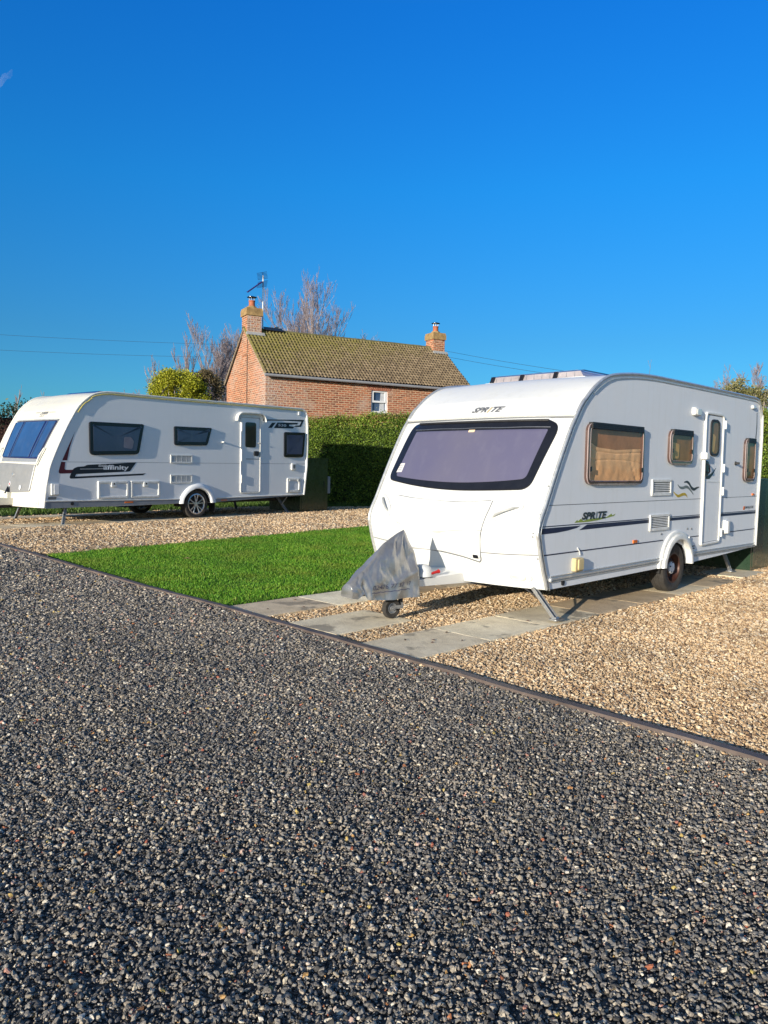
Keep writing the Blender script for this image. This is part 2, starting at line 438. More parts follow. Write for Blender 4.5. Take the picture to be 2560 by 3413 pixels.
M['deadtwig'] = simple('dead_brown_stems', (.12, .06, .045), .9, var=.4, vs=3)
M['boxgreen'] = simple('dark_green_steel', (.022, .05, .028), .28, var=.25, vs=2.5, coat=.3)
M['greymeter'] = simple('grey_socket_box', (.28, .30, .34), .5)
M['stonecap'] = simple('lichened_stone', (.36, .235, .10), .9, var=.4, vs=7, bmp=.6, bs=30)
M['lead'] = simple('pale_lead_flashing', (.38, .38, .37), .5, var=.2)
M['terracotta'] = simple('terracotta_pot', (.42, .13, .06), .7, var=.3)
M['gutter'] = simple('pale_gutter', (.30, .30, .31), .4)
M['upvc'] = simple('white_upvc', (.8, .8, .8), .35, var=.06)
M['redgate'] = simple('purple_anodised', (.04, .02, .14), .4)

def brickmat():
    m, nt, b = newmat('old_red_brick'); tc = N(nt, 'ShaderNodeTexCoord'); uv = tc.outputs['UV']
    wob = N(nt, 'ShaderNodeTexNoise'); wob.inputs['Scale'].default_value = 2.5; L(nt, uv, wob.inputs['Vector'])
    vm = N(nt, 'ShaderNodeVectorMath', operation='MULTIPLY_ADD'); L(nt, wob.outputs['Color'], vm.inputs[0]); vm.inputs[1].default_value = (.03, .03, 0); L(nt, uv, vm.inputs[2])
    br = N(nt, 'ShaderNodeTexBrick'); L(nt, vm.outputs[0], br.inputs['Vector'])
    br.inputs['Scale'].default_value = 1; br.inputs['Brick Width'].default_value = .235; br.inputs['Row Height'].default_value = .082
    br.inputs['Mortar Size'].default_value = .014; br.inputs['Mortar Smooth'].default_value = .2; br.inputs['Bias'].default_value = -.1
    br.inputs['Color1'].default_value = (.50, .165, .08, 1); br.inputs['Color2'].default_value = (.20, .07, .042, 1)
    br.inputs['Mortar'].default_value = (.60, .42, .28, 1)
    c = mixc(nt, 1., br.outputs['Color'], ramp(nt, noise_(nt, uv, 9, 5, .7), [(.3, (.68, .66, .64)), (.7, (1.22, 1.2, 1.15))]), 'MULTIPLY')
    c = mixc(nt, ramp(nt, noise_(nt, uv, .9, 6, .72), [(.52, (0, 0, 0)), (.66, (.6,)*3)]), c, (.50, .40, .32))
    # pale bloom patch at the corner of the wall
    sx = N(nt, 'ShaderNodeSeparateXYZ'); L(nt, uv, sx.inputs[0])
    mr = N(nt, 'ShaderNodeMapRange'); mr.inputs['From Min'].default_value = 1.6; mr.inputs['From Max'].default_value = .1; L(nt, sx.outputs[0], mr.inputs[0])
    mm = N(nt, 'ShaderNodeMath', operation='MULTIPLY'); L(nt, mr.outputs[0], mm.inputs[0])
    L(nt, ramp(nt, noise_(nt, uv, 14, 6, .75), [(.45, (0, 0, 0)), (.6, (1, 1, 1))]), mm.inputs[1])
    c = mixc(nt, mm.outputs[0], c, (.55, .48, .43))
    L(nt, c, b.inputs['Base Color']); b.inputs['Roughness'].default_value = .92
    inv = N(nt, 'ShaderNodeMath', operation='SUBTRACT'); inv.inputs[0].default_value = 1; L(nt, br.outputs['Fac'], inv.inputs[1])
    ad = N(nt, 'ShaderNodeMath', operation='ADD'); L(nt, inv.outputs[0], ad.inputs[0]); L(nt, noise_(nt, uv, 30, 4), ad.inputs[1])
    bump(nt, b, ad.outputs[0], .9, .012); return m
M['brick'] = brickmat()
def tilemat():
    m, nt, b = newmat('mossy_concrete_tiles'); v = coords(nt)
    at = N(nt, 'ShaderNodeAttribute', attribute_name='rnd')
    c = ramp(nt, at.outputs['Fac'], [(0, (.13, .095, .06)), (.5, (.20, .15, .092)), (1, (.27, .205, .13))])
    sx = N(nt, 'ShaderNodeSeparateXYZ'); L(nt, v, sx.inputs[0])
    g = N(nt, 'ShaderNodeMapRange'); g.inputs['From Min'].default_value = 4.4; g.inputs['From Max'].default_value = 6.4; L(nt, sx.outputs[2], g.inputs[0])
    g2 = N(nt, 'ShaderNodeMapRange'); g2.inputs['From Min'].default_value = 8.; g2.inputs['From Max'].default_value = 0.; L(nt, sx.outputs[0], g2.inputs[0])
    a = N(nt, 'ShaderNodeMath', operation='ADD'); L(nt, g.outputs[0], a.inputs[0]); L(nt, g2.outputs[0], a.inputs[1])
    n = N(nt, 'ShaderNodeMath', operation='MULTIPLY'); L(nt, a.outputs[0], n.inputs[0]); L(nt, noise_(nt, v, 3.5, 6, .7), n.inputs[1])
    c = mixc(nt, ramp(nt, n.outputs[0], [(.38, (0, 0, 0)), (.9, (.75,)*3)]), c, (.18, .165, .03))
    L(nt, c, b.inputs['Base Color']); b.inputs['Roughness'].default_value = .9
    bump(nt, b, noise_(nt, v, 25, 5), .5, .01); return m
M['tile'] = tilemat()

# ------------------------------------------------------------------ ground sheets
def sheet(name, poly, mat, dz, step=.6, kind='structure', label=None, cat=None, keep=None):
    bm = bmesh.new(); vs = [bm.verts.new((x, y, 0)) for x, y in poly]; bm.faces.new(vs)
    x0, x1 = min(p[0] for p in poly), max(p[0] for p in poly); y0, y1 = min(p[1] for p in poly), max(p[1] for p in poly)
    lo, hi = max(x0, -24), min(x1, 24)
    x = math.ceil(lo/step)*step
    while x < hi:
        bmesh.ops.bisect_plane(bm, geom=bm.verts[:]+bm.edges[:]+bm.faces[:], plane_co=(x, 0, 0), plane_no=(1, 0, 0)); x += step
    y = math.ceil(max(y0, -2)/step)*step
    while y < min(y1, 34):
        bmesh.ops.bisect_plane(bm, geom=bm.verts[:]+bm.edges[:]+bm.faces[:], plane_co=(0, y, 0), plane_no=(0, 1, 0)); y += step
    for v in bm.verts: v.co.z = T(v.co.x, v.co.y)+dz
    bmesh.ops.recalc_face_normals(bm, faces=bm.faces)
    if sum(f.normal.z for f in bm.faces) < 0: bmesh.ops.reverse_faces(bm, faces=bm.faces)
    me = bpy.data.meshes.new(name); bm.to_mesh(me); bm.free(); me.materials.append(mat)
    o = bpy.data.objects.new(name, me); COL.objects.link(o)
    return tag(o, label, cat, None, kind)

# placement frames of the two caravans (origin: where the near wheel meets the ground)
W1 = Vector((3.5293, 9.3819, 0)); A1 = Vector((.70463, .70957, 0)); N1 = Vector((.70957, -.70463, 0))
_a = R(38.3); W2 = Vector((-4.1376, 17.1571, .25)); A2 = Vector((math.sin(_a), math.cos(_a), 0)); N2 = Vector((A2.y, -A2.x, 0))
def at1(s, w, z=0): p = W1+A1*s+N1*w; return Vector((p.x, p.y, p.z+z))
def at2(s, w, z=0): p = W2+A2*s+N2*w; return Vector((p.x, p.y, p.z+z))

K = [(-13.3, 18.0), (-9.5, 14.7), (-5.74, 11.43), (-4.62, 10.46), (-2.86, 8.93), (-1.66, 7.89), (-.73, 6.89), (-.06, 6.15), (.59, 5.44), (1.45, 4.5), (2.07, 3.83), (3.9, 1.85), (7.0, -1.5)]
LA = (-4.74, 10.76)
l_near = at1(-4.70, -2.66); l_far = at1(4.2, -2.66)
sheet('ground', [(-900, -900), (900, -900), (900, 900), (-900, 900)], M['field'], -.03, 1.5)
road = sheet('driveway', K[:]+[(7, -14), (-34, -14), (-34, 18)], M['road'], -.004, .6)
lawn_poly = [LA, (-2.86, 8.95), (l_near.x, l_near.y), (l_far.x, l_far.y), (6.2, 18.3), (2.5, 19.8), (-.43, 16.18)]
sheet('lawn', lawn_poly, M['lawnbed'], -.004, .6)
gr_poly = [(l_near.x, l_near.y)]+K[6:]+[(15, 3.5), (15, 17.5), (6.2, 18.3), (l_far.x, l_far.y)]
sheet('gravel_bed', gr_poly, M['tanbed'], -.008, .6)
b1, b2 = at2(4.2, -2.75), at2(-5.6, -2.75)
gl_poly = [K[1], K[2], LA, (-.43, 16.18), (2.5, 19.8), (1.6, 22.6), (-.6, 23.15), (-2.2, 22.2), (b1.x, b1.y), (b2.x, b2.y)]
sheet('gravel_bed', gl_poly, M['tanbed'], -.008, .6)

def pip(x, y, poly):
    c = np.zeros(x.shape, bool); n = len(poly)
    for i in range(n):
        x1, y1 = poly[i]; x2, y2 = poly[(i+1) % n]
        cond = ((y1 > y) != (y2 > y)) & (x < (x2-x1)*(y-y1)/((y2-y1) or 1e-12)+x1)
        c ^= cond
    return c
def Tn(x, y):
    t = np.clip((-.674*x+.738*y-6)/8.5, 0, 1); return .25*t*t*(3-2*t)

SL = [(1, -4.77+i*.93, -3.85+i*.93, -.51, .17) for i in range(7)]+[(1, -4.66+i*.93, -3.74+i*.93, -2.62, -1.93) for i in range(6)]+[(1, -4.70, -3.72, -1.54, -.86), (1, 2.1, 3., -.55, .12)]
SL += [(2, -4.9+i*.93, -3.98+i*.93, -.62, .12) for i in range(7)]+[(2, -5.2+i*.93, -4.28+i*.93, -2.65, -1.95) for i in range(6)]
def slabfoot(f, s0, s1, w0, w1, m=.035):
    a_ = at1 if f == 1 else at2
    return [tuple(a_(s, w)[:2]) for s, w in ((s0+m, w0+m), (s1-m+.08, w0+m), (s1-m+.08, w1-m), (s0+m, w1-m))]
HOLES = [slabfoot(*q) for q in SL]
# stone chippings: real pebbles, instanced with geometry nodes
def stones(name, polys, mat, dens, size, dz, label, cat, holes=(), flat=(1., .85, .62), seed=1, rough=.35, sub=1, smooth_st=False, xlim=None):
    g = .14; V = []; Fc = []; D = []; S = []
    ys = np.arange(1.2, 24, g)
    for y in ys:
        xr = .50*y+.8+max(0, 1.0-.02*y); xl = -.50*y-.8
        for x in np.arange(math.floor(xl/g)*g, xr, g):
            cx, cy = x+g/2, y+g/2
            X = np.array([cx]); Y = np.array([cy])
            if not any(pip(X, Y, p)[0] for p in polys): continue
            if holes and any(pip(X, Y, p)[0] for p in holes): continue
            d = dens(cx, cy)
            if d <= 0: continue
            b = len(V)
            V += [(x, y), (x+g, y), (x+g, y+g), (x, y+g)]; Fc.append((b, b+1, b+2, b+3)); D.append(d); S.append(size(cx, cy))
    V = np.array(V); Z = Tn(V[:, 0], V[:, 1])+dz
    V = np.column_stack([V, Z]); Fc = np.array(Fc)
    o = npmesh(name, V, Fc, mat)
    me = o.data
    a = me.attributes.new('dens', 'FLOAT', 'FACE'); a.data.foreach_set('value', np.array(D, np.float32))
    a = me.attributes.new('size', 'FLOAT', 'FACE'); a.data.foreach_set('value', np.array(S, np.float32))
    ng = bpy.data.node_groups.new(name+'_nodes', 'GeometryNodeTree')
    ng.interface.new_socket('Geometry', in_out='INPUT', socket_type='NodeSocketGeometry')
    ng.interface.new_socket('Geometry', in_out='OUTPUT', socket_type='NodeSocketGeometry')
    nn = ng.nodes; lk = ng.links.new
    gi = nn.new('NodeGroupInput'); go = nn.new('NodeGroupOutput')
    dp = nn.new('GeometryNodeDistributePointsOnFaces'); dp.inputs['Seed'].default_value = seed
    na = nn.new('GeometryNodeInputNamedAttribute'); na.data_type = 'FLOAT'; na.inputs['Name'].default_value = 'dens'
    lk(gi.outputs[0], dp.inputs['Mesh']); lk(na.outputs[0], dp.inputs['Density'])
    join = nn.new('GeometryNodeJoinGeometry')
    for k in range(7):
        ico = nn.new('GeometryNodeMeshIcoSphere'); ico.inputs['Subdivisions'].default_value = 1+sub; ico.inputs['Radius'].default_value = .5
        pos = nn.new('GeometryNodeInputPosition'); nz = nn.new('ShaderNodeTexNoise')
        nz.inputs['Scale'].default_value = 1.3; nz.inputs['Detail'].default_value = 2.5
        va = nn.new('ShaderNodeVectorMath'); va.operation = 'ADD'; va.inputs[1].default_value = (k*7.3, k*3.1, k*5.7)
        lk(pos.outputs[0], va.inputs[0]); lk(va.outputs[0], nz.inputs['Vector'])
        vs = nn.new('ShaderNodeVectorMath'); vs.operation = 'SUBTRACT'; vs.inputs[1].default_value = (.5, .5, .5); lk(nz.outputs['Color'], vs.inputs[0])
        vsc = nn.new('ShaderNodeVectorMath'); vsc.operation = 'SCALE'; vsc.inputs['Scale'].default_value = rough*3.2; lk(vs.outputs[0], vsc.inputs[0])
        sp = nn.new('GeometryNodeSetPosition'); lk(ico.outputs['Mesh'], sp.inputs['Geometry']); lk(vsc.outputs[0], sp.inputs['Offset'])
        tr = nn.new('GeometryNodeTransform'); rr = random.Random(seed*100+k)
        tr.inputs['Scale'].default_value = (flat[0]*rr.uniform(.85, 1.25), flat[1]*rr.uniform(.75, 1.05), flat[2]*rr.uniform(.8, 1.15))
        lk(sp.outputs[0], tr.inputs['Geometry'])
        sm = nn.new('GeometryNodeSetMaterial'); sm.inputs['Material'].default_value = mat; lk(tr.outputs[0], sm.inputs['Geometry'])
        g0 = sm.outputs[0]
        ss = nn.new('GeometryNodeSetShadeSmooth'); ss.inputs['Shade Smooth'].default_value = smooth_st; lk(g0, ss.inputs['Geometry'])
        g2i = nn.new('GeometryNodeGeometryToInstance'); lk(ss.outputs[0], g2i.inputs[0]); lk(g2i.outputs[0], join.inputs[0])
    iop = nn.new('GeometryNodeInstanceOnPoints'); iop.inputs['Pick Instance'].default_value = True
    lk(dp.outputs['Points'], iop.inputs['Points']); lk(join.outputs[0], iop.inputs['Instance'])
    ri = nn.new('FunctionNodeRandomValue'); ri.data_type = 'INT'
    ri.inputs[4].default_value = 0; ri.inputs[5].default_value = 6; ri.inputs['Seed'].default_value = 11
    lk(ri.outputs[2], iop.inputs['Instance Index'])
    rv = nn.new('FunctionNodeRandomValue'); rv.data_type = 'FLOAT_VECTOR'
    rv.inputs[0].default_value = (-.75, -.75, 0); rv.inputs[1].default_value = (.75, .75, 6.283)
    lk(rv.outputs[0], iop.inputs['Rotation'])
    rs = nn.new('FunctionNodeRandomValue'); rs.data_type = 'FLOAT'; rs.inputs[2].default_value = 0.; rs.inputs[3].default_value = 1.; rs.inputs['Seed'].default_value = 5
    pw = nn.new('ShaderNodeMath'); pw.operation = 'POWER'; lk(rs.outputs[1], pw.inputs[0]); pw.inputs[1].default_value = 4.
    ma = nn.new('ShaderNodeMath'); ma.operation = 'MULTIPLY_ADD'; lk(pw.outputs[0], ma.inputs[0]); ma.inputs[1].default_value = 1.7; ma.inputs[2].default_value = .62
    sz = nn.new('GeometryNodeInputNamedAttribute'); sz.data_type = 'FLOAT'; sz.inputs['Name'].default_value = 'size'
    mu = nn.new('ShaderNodeMath'); mu.operation = 'MULTIPLY'; lk(ma.outputs[0], mu.inputs[0])
    # capture the size on the points
    cap = nn.new('GeometryNodeSampleNearestSurface') if False else None
    lk(sz.outputs[0], mu.inputs[1]); lk(mu.outputs[0], iop.inputs['Scale'])
    # random lift so stones lie on top of each other
    rz = nn.new('FunctionNodeRandomValue'); rz.data_type = 'FLOAT_VECTOR'; rz.inputs[0].default_value = (0, 0, -.004); rz.inputs[1].default_value = (0, 0, .007); rz.inputs['Seed'].default_value = 21
    sp2 = nn.new('GeometryNodeSetPosition'); lk(iop.outputs[0], sp2.inputs['Geometry']); lk(rz.outputs[0], sp2.inputs['Offset'])
    lk(sp2.outputs[0], go.inputs[0])
    md = o.modifiers.new('scatter', 'NODES'); md.node_group = ng
    return tag(o, label, cat, None, 'stuff')

roadpoly = K[:]+[(7, -14), (-34, -14), (-34, 18)]
def dsize(x, y):
    d = math.hypot(x, y); return .0102 if d < 4.5 else (.0102+.0015*(d-4.5))
def ddens(x, y):
    s = dsize(x, y)
    k = .72+.55*(.5+.5*mn.noise(Vector((x*.9, y*.9, 2))))+.25*mn.noise(Vector((x*3, y*3, 5)))
    return FAST_GRAVEL*min(1.2/(s*s), 11500)*k
roadover = [(x+.022, y+.022) for x, y in K]+[(7, -14), (-34, -14), (-34, 18)]
stones('dark_gravel', [roadover], M['darkstone'], ddens, dsize, .001, 'loose dark grey stone chippings covering the driveway', 'gravel', seed=3, rough=.36)
def tsize(x, y):
    d = math.hypot(x, y); return .0138 if d < 6 else (.0138+.0014*(d-6))
def tdens(x, y):
    s = tsize(x, y)
    return FAST_GRAVEL*min(1.45/(s*s), 7800)
stones('golden_gravel', [gr_poly], M['tanstone'], tdens, tsize, .0, 'golden gravel round the slabs of the nearer caravan', 'gravel', holes=HOLES[:15], seed=5, rough=.3)
stones('golden_gravel', [gl_poly], M['tanstone'], tdens, tsize, .0, 'golden gravel strip between the lawn and the farther caravan', 'gravel', holes=HOLES[15:], seed=8, rough=.3)

# edging between driveway and plots
eb = MB()
for i in range(len(K)-1):
    a, b = Vector((*K[i], 0)), Vector((*K[i+1], 0)); L_ = (b-a).length; n = max(1, int(L_/.16))
    for j in range(n):
        p, q = a.lerp(b, j/n), a.lerp(b, (j+1)/n)
        d = (q-p).normalized(); nn_ = Vector((-d.y, d.x, 0)); 
        h = .026; wd = .032
        wb = lambda v: nn_*(.012*mn.noise(v*1.3)+.005*mn.noise(v*6))+Vector((0, 0, .007*mn.noise(v*2.1+Vector((9, 0, 0)))))
        p, q = p+wb(p), q+wb(q); zp, zq = T(p.x, p.y), T(q.x, q.y)
        wob = lambda t: .0
        vs = [p-nn_*wd+Vector((0,0,zp-.05)), p+nn_*wd+Vector((0,0,zp-.05)), q+nn_*wd+Vector((0,0,zq-.05)), q-nn_*wd+Vector((0,0,zq-.05)),
              p-nn_*wd+Vector((0,0,zp+h)), p+nn_*wd+Vector((0,0,zp+h)), q+nn_*wd+Vector((0,0,zq+h)), q-nn_*wd+Vector((0,0,zq+h))]
        eb.add(vs, [(3,2,1,0),(4,5,6,7),(0,1,5,4),(1,2,6,5),(2,3,7,6),(3,0,4,7)])
tag(eb.build('lawn_edging', M['kerb'], smooth_=False), 'dark brown board edging between the dark driveway and the caravan plots', 'edging')

# grass
def blades(name, poly, n, hmin, hmax, wd, mat, label, cat, seed=1, holes=()):
    rg = np.random.default_rng(seed); P = np.array(poly); x0, y0 = P.min(0); x1, y1 = P.max(0)
    x = rg.uniform(x0, x1, n); y = rg.uniform(y0, y1, n); k = pip(x, y, poly)
    for h in holes: k &= ~pip(x, y, h)
    x, y = x[k], y[k]; n = len(x); z = Tn(x, y)-.005
    clump = .8+.2*np.sin(x*3.1+1.3*np.sin(y*2.3))*np.sin(y*2.7+x)
    h = rg.uniform(hmin, hmax, n)*clump; a = rg.uniform(0, 2*np.pi, n); w = wd*rg.uniform(.6, 1.3, n)
    dx, dy = np.cos(a)*w/2, np.sin(a)*w/2; b = rg.uniform(0, 2*np.pi, n); ln = h*rg.uniform(.1, .8, n)
    V = np.empty((n, 4, 3)); V[:, 0] = np.column_stack([x-dx, y-dy, z]); V[:, 1] = np.column_stack([x+dx, y+dy, z])
    V[:, 2] = np.column_stack([x+dx*.7+np.cos(b)*ln*.4, y+dy*.7+np.sin(b)*ln*.4, z+h*.65]); V[:, 3] = np.column_stack([x+np.cos(b)*ln, y+np.sin(b)*ln, z+h])
    F = np.arange(n*4).reshape(n, 4)
    o = npmesh(name, V.reshape(-1, 3), F, mat, attr=rg.uniform(0, 1, n)*.75+.25*clump)
    return tag(o, label, cat, None, 'stuff')
blades('grass', lawn_poly, 700000, .016, .048, .009, M['grass'], 'short bright green mown grass of the lawn between the two caravans', 'grass', 2)
wl = [(b2.x-1, b2.y), (b1.x, b1.y), (-2.2, 22.3), (-.6, 23.2), (2.5, 23), (6, 18.8), (9, 19), (-2, 27.5), (-14, 24), (-14, 15)]
blades('rough_grass', wl, 130000, .05, .16, .02, M['weed'], 'rough green grass and weeds behind the farther caravan', 'grass', 4)

# fallen leaf on the lawn
lf = MB(); lf.add([(-.05, 0, 0), (0, .03, .012), (.055, 0, .004), (0, -.03, .012)], [(0, 1, 2, 3)])
lf.add([(-.05, 0, -.002), (0, .03, .010), (.055, 0, .002), (0, -.03, .010)], [(3, 2, 1, 0)])
o = lf.build('fallen_leaf', simple('tan_leaf', (.55, .30, .16), .7), smooth_=False); o.location = (-2.76, 10.75, T(-2.76, 10.75)+.045)
tag(o, 'tan fallen leaf lying alone on the green lawn', 'leaf')

# ------------------------------------------------------------------ paving slabs
def slab(s0, s1, w0, w1, frame, label, group, tilt=0, top=.016):
    rr = random.Random(hash(label) % 1000 if False else int(s0*100)+int(w0*37))
    fr, ax = (at1, A1) if frame == 1 else (at2, A2)
    c = fr((s0+s1)/2, (w0+w1)/2)
    a, b = (s1-s0)/2+.0035, (w1-w0)/2-.004
    mb = MB()
    lo = rpoly([(-a, -b), (a, -b), (a, b), (-a, b)], .012, 2, .09)
    lo = [(x+rr.uniform(-.003, .003), y+rr.uniform(-.003, .003)) for x, y in lo]
    mb.patch(lo, lambda u, v, h: (u, -v, h), -.05, top, .005, 3)
    o = mb.build('paving_slab', M['slab'], auto=30)
    o.location = c; o.rotation_euler = (rr.uniform(-.006, .006), tilt, math.atan2(ax.y, ax.x)+rr.uniform(-.012, .012))
    tag(o, label, 'paving slab', group)
    return o
ordn = ['first', 'second', 'third', 'fourth', 'fifth', 'sixth', 'seventh', 'eighth']
for i in range(7):
    s0 = -4.77+i*.93
    slab(s0, s0+.92, -.51, .17, 1, '%s slab from the edging in the row under the near side of the nearer caravan' % ordn[i], 'slabs under the nearer caravan')
for i in range(6):
    s0 = -4.66+i*.93
    slab(s0, s0+.92, -2.62, -1.93, 1, '%s slab from the edging in the row along the lawn by the nearer caravan' % ordn[i], 'slabs under the nearer caravan')
slab(-4.70, -3.72, -1.54, -.86, 1, 'single pale concrete slab with a damp patch under the small jockey wheel', 'slabs under the nearer caravan', top=.02)
slab(2.1, 3.0, -.55, .12, 1, 'concrete slab by the rear corner leg of the nearer caravan', 'slabs under the nearer caravan')
for i in range(7):
    s0 = -4.9+i*.93
    slab(s0, s0+.92, -.62, .12, 2, '%s slab from the left, near row under the farther caravan' % ordn[i], 'slabs under the farther caravan')
for i in range(6):
    s0 = -5.2+i*.93
    slab(s0, s0+.92, -2.65, -1.95, 2, '%s slab from the left, far row under the farther caravan' % ordn[i], 'slabs under the farther caravan')
slab(-5.0, -4.05, -1.6, -.95, 2, 'lone slab under the drawbar of the farther caravan', 'slabs under the farther caravan')

rr_ = random.Random(31)
for s_q, w_q in ((-4.3, -.1), (-4.22, -.16), (-4.05, .02), (-4.4, -.32), (-3.9, -.28), (-4.45, -2.2), (-4.1, -2.05), (-3.9, -2.45), (-3.3, -2.2), (-2.9, -.1)):
    p = at1(s_q, w_q, .020); a_ = rr_.uniform(0, 6.28); k_ = rr_.uniform(.5, .9)
    lf = MB(); lf.add([(-.03*k_, 0, 0), (0, .014*k_, .010), (.035*k_, 0, .003), (0, -.014*k_, .006)], [(0, 1, 2), (0, 2, 3)]); lf.add([(-.03*k_, 0, -.001), (0, .014*k_, .009), (.035*k_, 0, .002), (0, -.014*k_, .005)], [(2, 1, 0), (3, 2, 0)])
    o = lf.build('leaf_scrap', M['deadtwig'], smooth_=False); o.location = p; o.rotation_euler[2] = a_
    tag(o, 'tiny brown leaf scrap lying on the slabs of the nearer plot', 'leaf', 'leaf scraps on the slabs')
# ------------------------------------------------------------------ caravan kit
def side(a, b, h): return (a, -h, b)             # caravan frame: x rearwards, y away from the near side, z up
def interp(x, xs, ys):
    if x <= xs[0]: return ys[0]
    for i in range(len(xs)-1):
        if x <= xs[i+1]:
            t = (x-xs[i])/(xs[i+1]-xs[i]); return ys[i]+(ys[i+1]-ys[i])*t
    return ys[-1]
class Shell:
    def __init__(s, front, over, rear, bottom, width, B, zb0, zb1):
        """front: (s,z) points from the bottom up, over: roof, rear: down, bottom: back to the front with the wheel arch"""
        s.w = width; s.B = B; s.zb0 = zb0; s.zb1 = zb1
        c = catmull(front+over, 5)
        s.top = c[:-1]+catmull([over[-1]]+rear, 3)
        s.bottom = bottom; fr = catmull(front, 6)
        s.fz = [p[1] for p in fr]; s.fs = [p[0] for p in fr]
    def bulge(s, z): return s.B*(1-smooth((z-s.zb0)/(s.zb1-s.zb0)))
    def F(s, w, z, h=0):
        def P(w, z):
            q = min(1, abs((w+s.w/2)/(s.w/2)))
            return Vector((interp(z, s.fz, s.fs)-s.bulge(z)*(1-q**2.5), -w, z))
        p = P(w, z)
        if h:
            e = .02; du = P(w+e, z)-P(w-e, z); dv = P(w, z+e)-P(w, z-e)
            n = du.cross(dv).normalized()
            if n.x > 0: n = -n
            p = p+n*h
        return p
    def body(s, mat_top, mat_side, parent, name='body'):
        nx = 26; mb = MB(); vs = []
        n = len(s.top)
        mid = max(range(n), key=lambda i: s.top[i][1])
        for i, (a, z) in enumerate(s.top):
            for j in range(nx+1):
                t = j/nx*2-1; q = abs(t)
                onfront = (i < mid)
                dx = s.bulge(z)*(1-q**2.5) if onfront else 0
                crown = .02*(1-q*q) if z > 2.2 else 0
                bb = 0
                if i == n-1 or i > mid: bb = .03*(1-q**2.5)*(1 if z < 2.3 else 0)
                vs.append((a-dx+bb, -(-s.w/2+t*s.w/2), z+crown))
        fs = [(i*(nx+1)+j, (i+1)*(nx+1)+j, (i+1)*(nx+1)+j+1, i*(nx+1)+j+1) for i in range(n-1) for j in range(nx)]
        mb.add(vs, fs)
        mb.mi = 1
        loop = s.top+s.bottom
        for w in (0, -s.w): mb.add([(a, -w, z) for a, z in loop], [tuple(range(len(loop)))])
        mb.mi = 2
        bt = [s.top[-1]]+s.bottom+[s.top[0]]
        mb.add([(a, 0, z) for a, z in bt]+[(a, s.w, z) for a, z in bt], [(i, i+1, len(bt)+i+1, len(bt)+i) for i in range(len(bt)-1)])
        return mb.build(name, [mat_top, mat_side, M['dark']], parent, auto=30)

def plate(name, loop, fn, h0, h1, mat, parent, bev=.004, rings=4, **kw):
    return MB().patch(loop, fn, h0, h1, bev, rings).build(name, mat, parent, **kw)
def ringp(name, loop, d, fn, h0, h1, mat, parent, bev=.003):
    return MB().ring(loop, d, fn, h0, h1, bev=bev).build(name, mat, parent)
def decal(name, pts, mat, parent, fn=side, h=.0025, r=.004, dens=.1):
    """flat decal from an outline: thin prism"""
    lo = rpoly(pts, r, 3, dens) if r else pts
    return MB().prism(lo, .0003, h, fn).build(name, mat, parent, smooth_=False)
def vent(a0, b0, a1, b1, nl, parent, grid=False, dark=None):
    f = ringp('vent', rrect(a0, b0, a1, b1, .012), .03, side, .001, .018, M['trim'], parent)
    MB().prism([(a0+.02, b0+.02), (a1-.02, b0+.02), (a1-.02, b1-.02), (a0+.02, b1-.02)], .001, .004, side).build('recess', dark or M['black'], f, smooth_=False)
    mb = MB(); hh = (b1-b0-.06)/nl
    for k in range(nl):
        zb = b0+.03+k*hh
        mb.add([(a0+.028, -.006, zb+hh*(.66 if grid else .52)), (a1-.028, -.006, zb+hh*(.66 if grid else .52)), (a1-.028, -.016, zb+hh*.06), (a0+.028, -.016, zb+hh*.06)], [(0, 1, 2, 3)])
    if grid:
        for k in range(1, 4):
            x = a0+.03+(a1-a0-.06)*k/4; mb.box((x, -.012, (b0+b1)/2), (.005, .004, b1-b0-.05))
    mb.build('louvre', M['trim'], f, smooth_=False)
    return f
def tyre_prof(r, wd, rim):
    return [(rim, -wd*.40), (rim+.015, -wd*.47), (r*.86, -wd*.52), (r*.955, -wd*.47), (r*.99, -wd*.36), (r, -wd*.2), (r, -wd*.19), (r*.985, -wd*.18), (r*.985, -wd*.14), (r, -wd*.13), (r, wd*.13), (r*.985, wd*.14), (r*.985, wd*.18), (r, wd*.19), (r*.99, wd*.36), (r*.955, wd*.47), (r*.86, wd*.52), (rim+.015, wd*.47), (rim, wd*.40)]
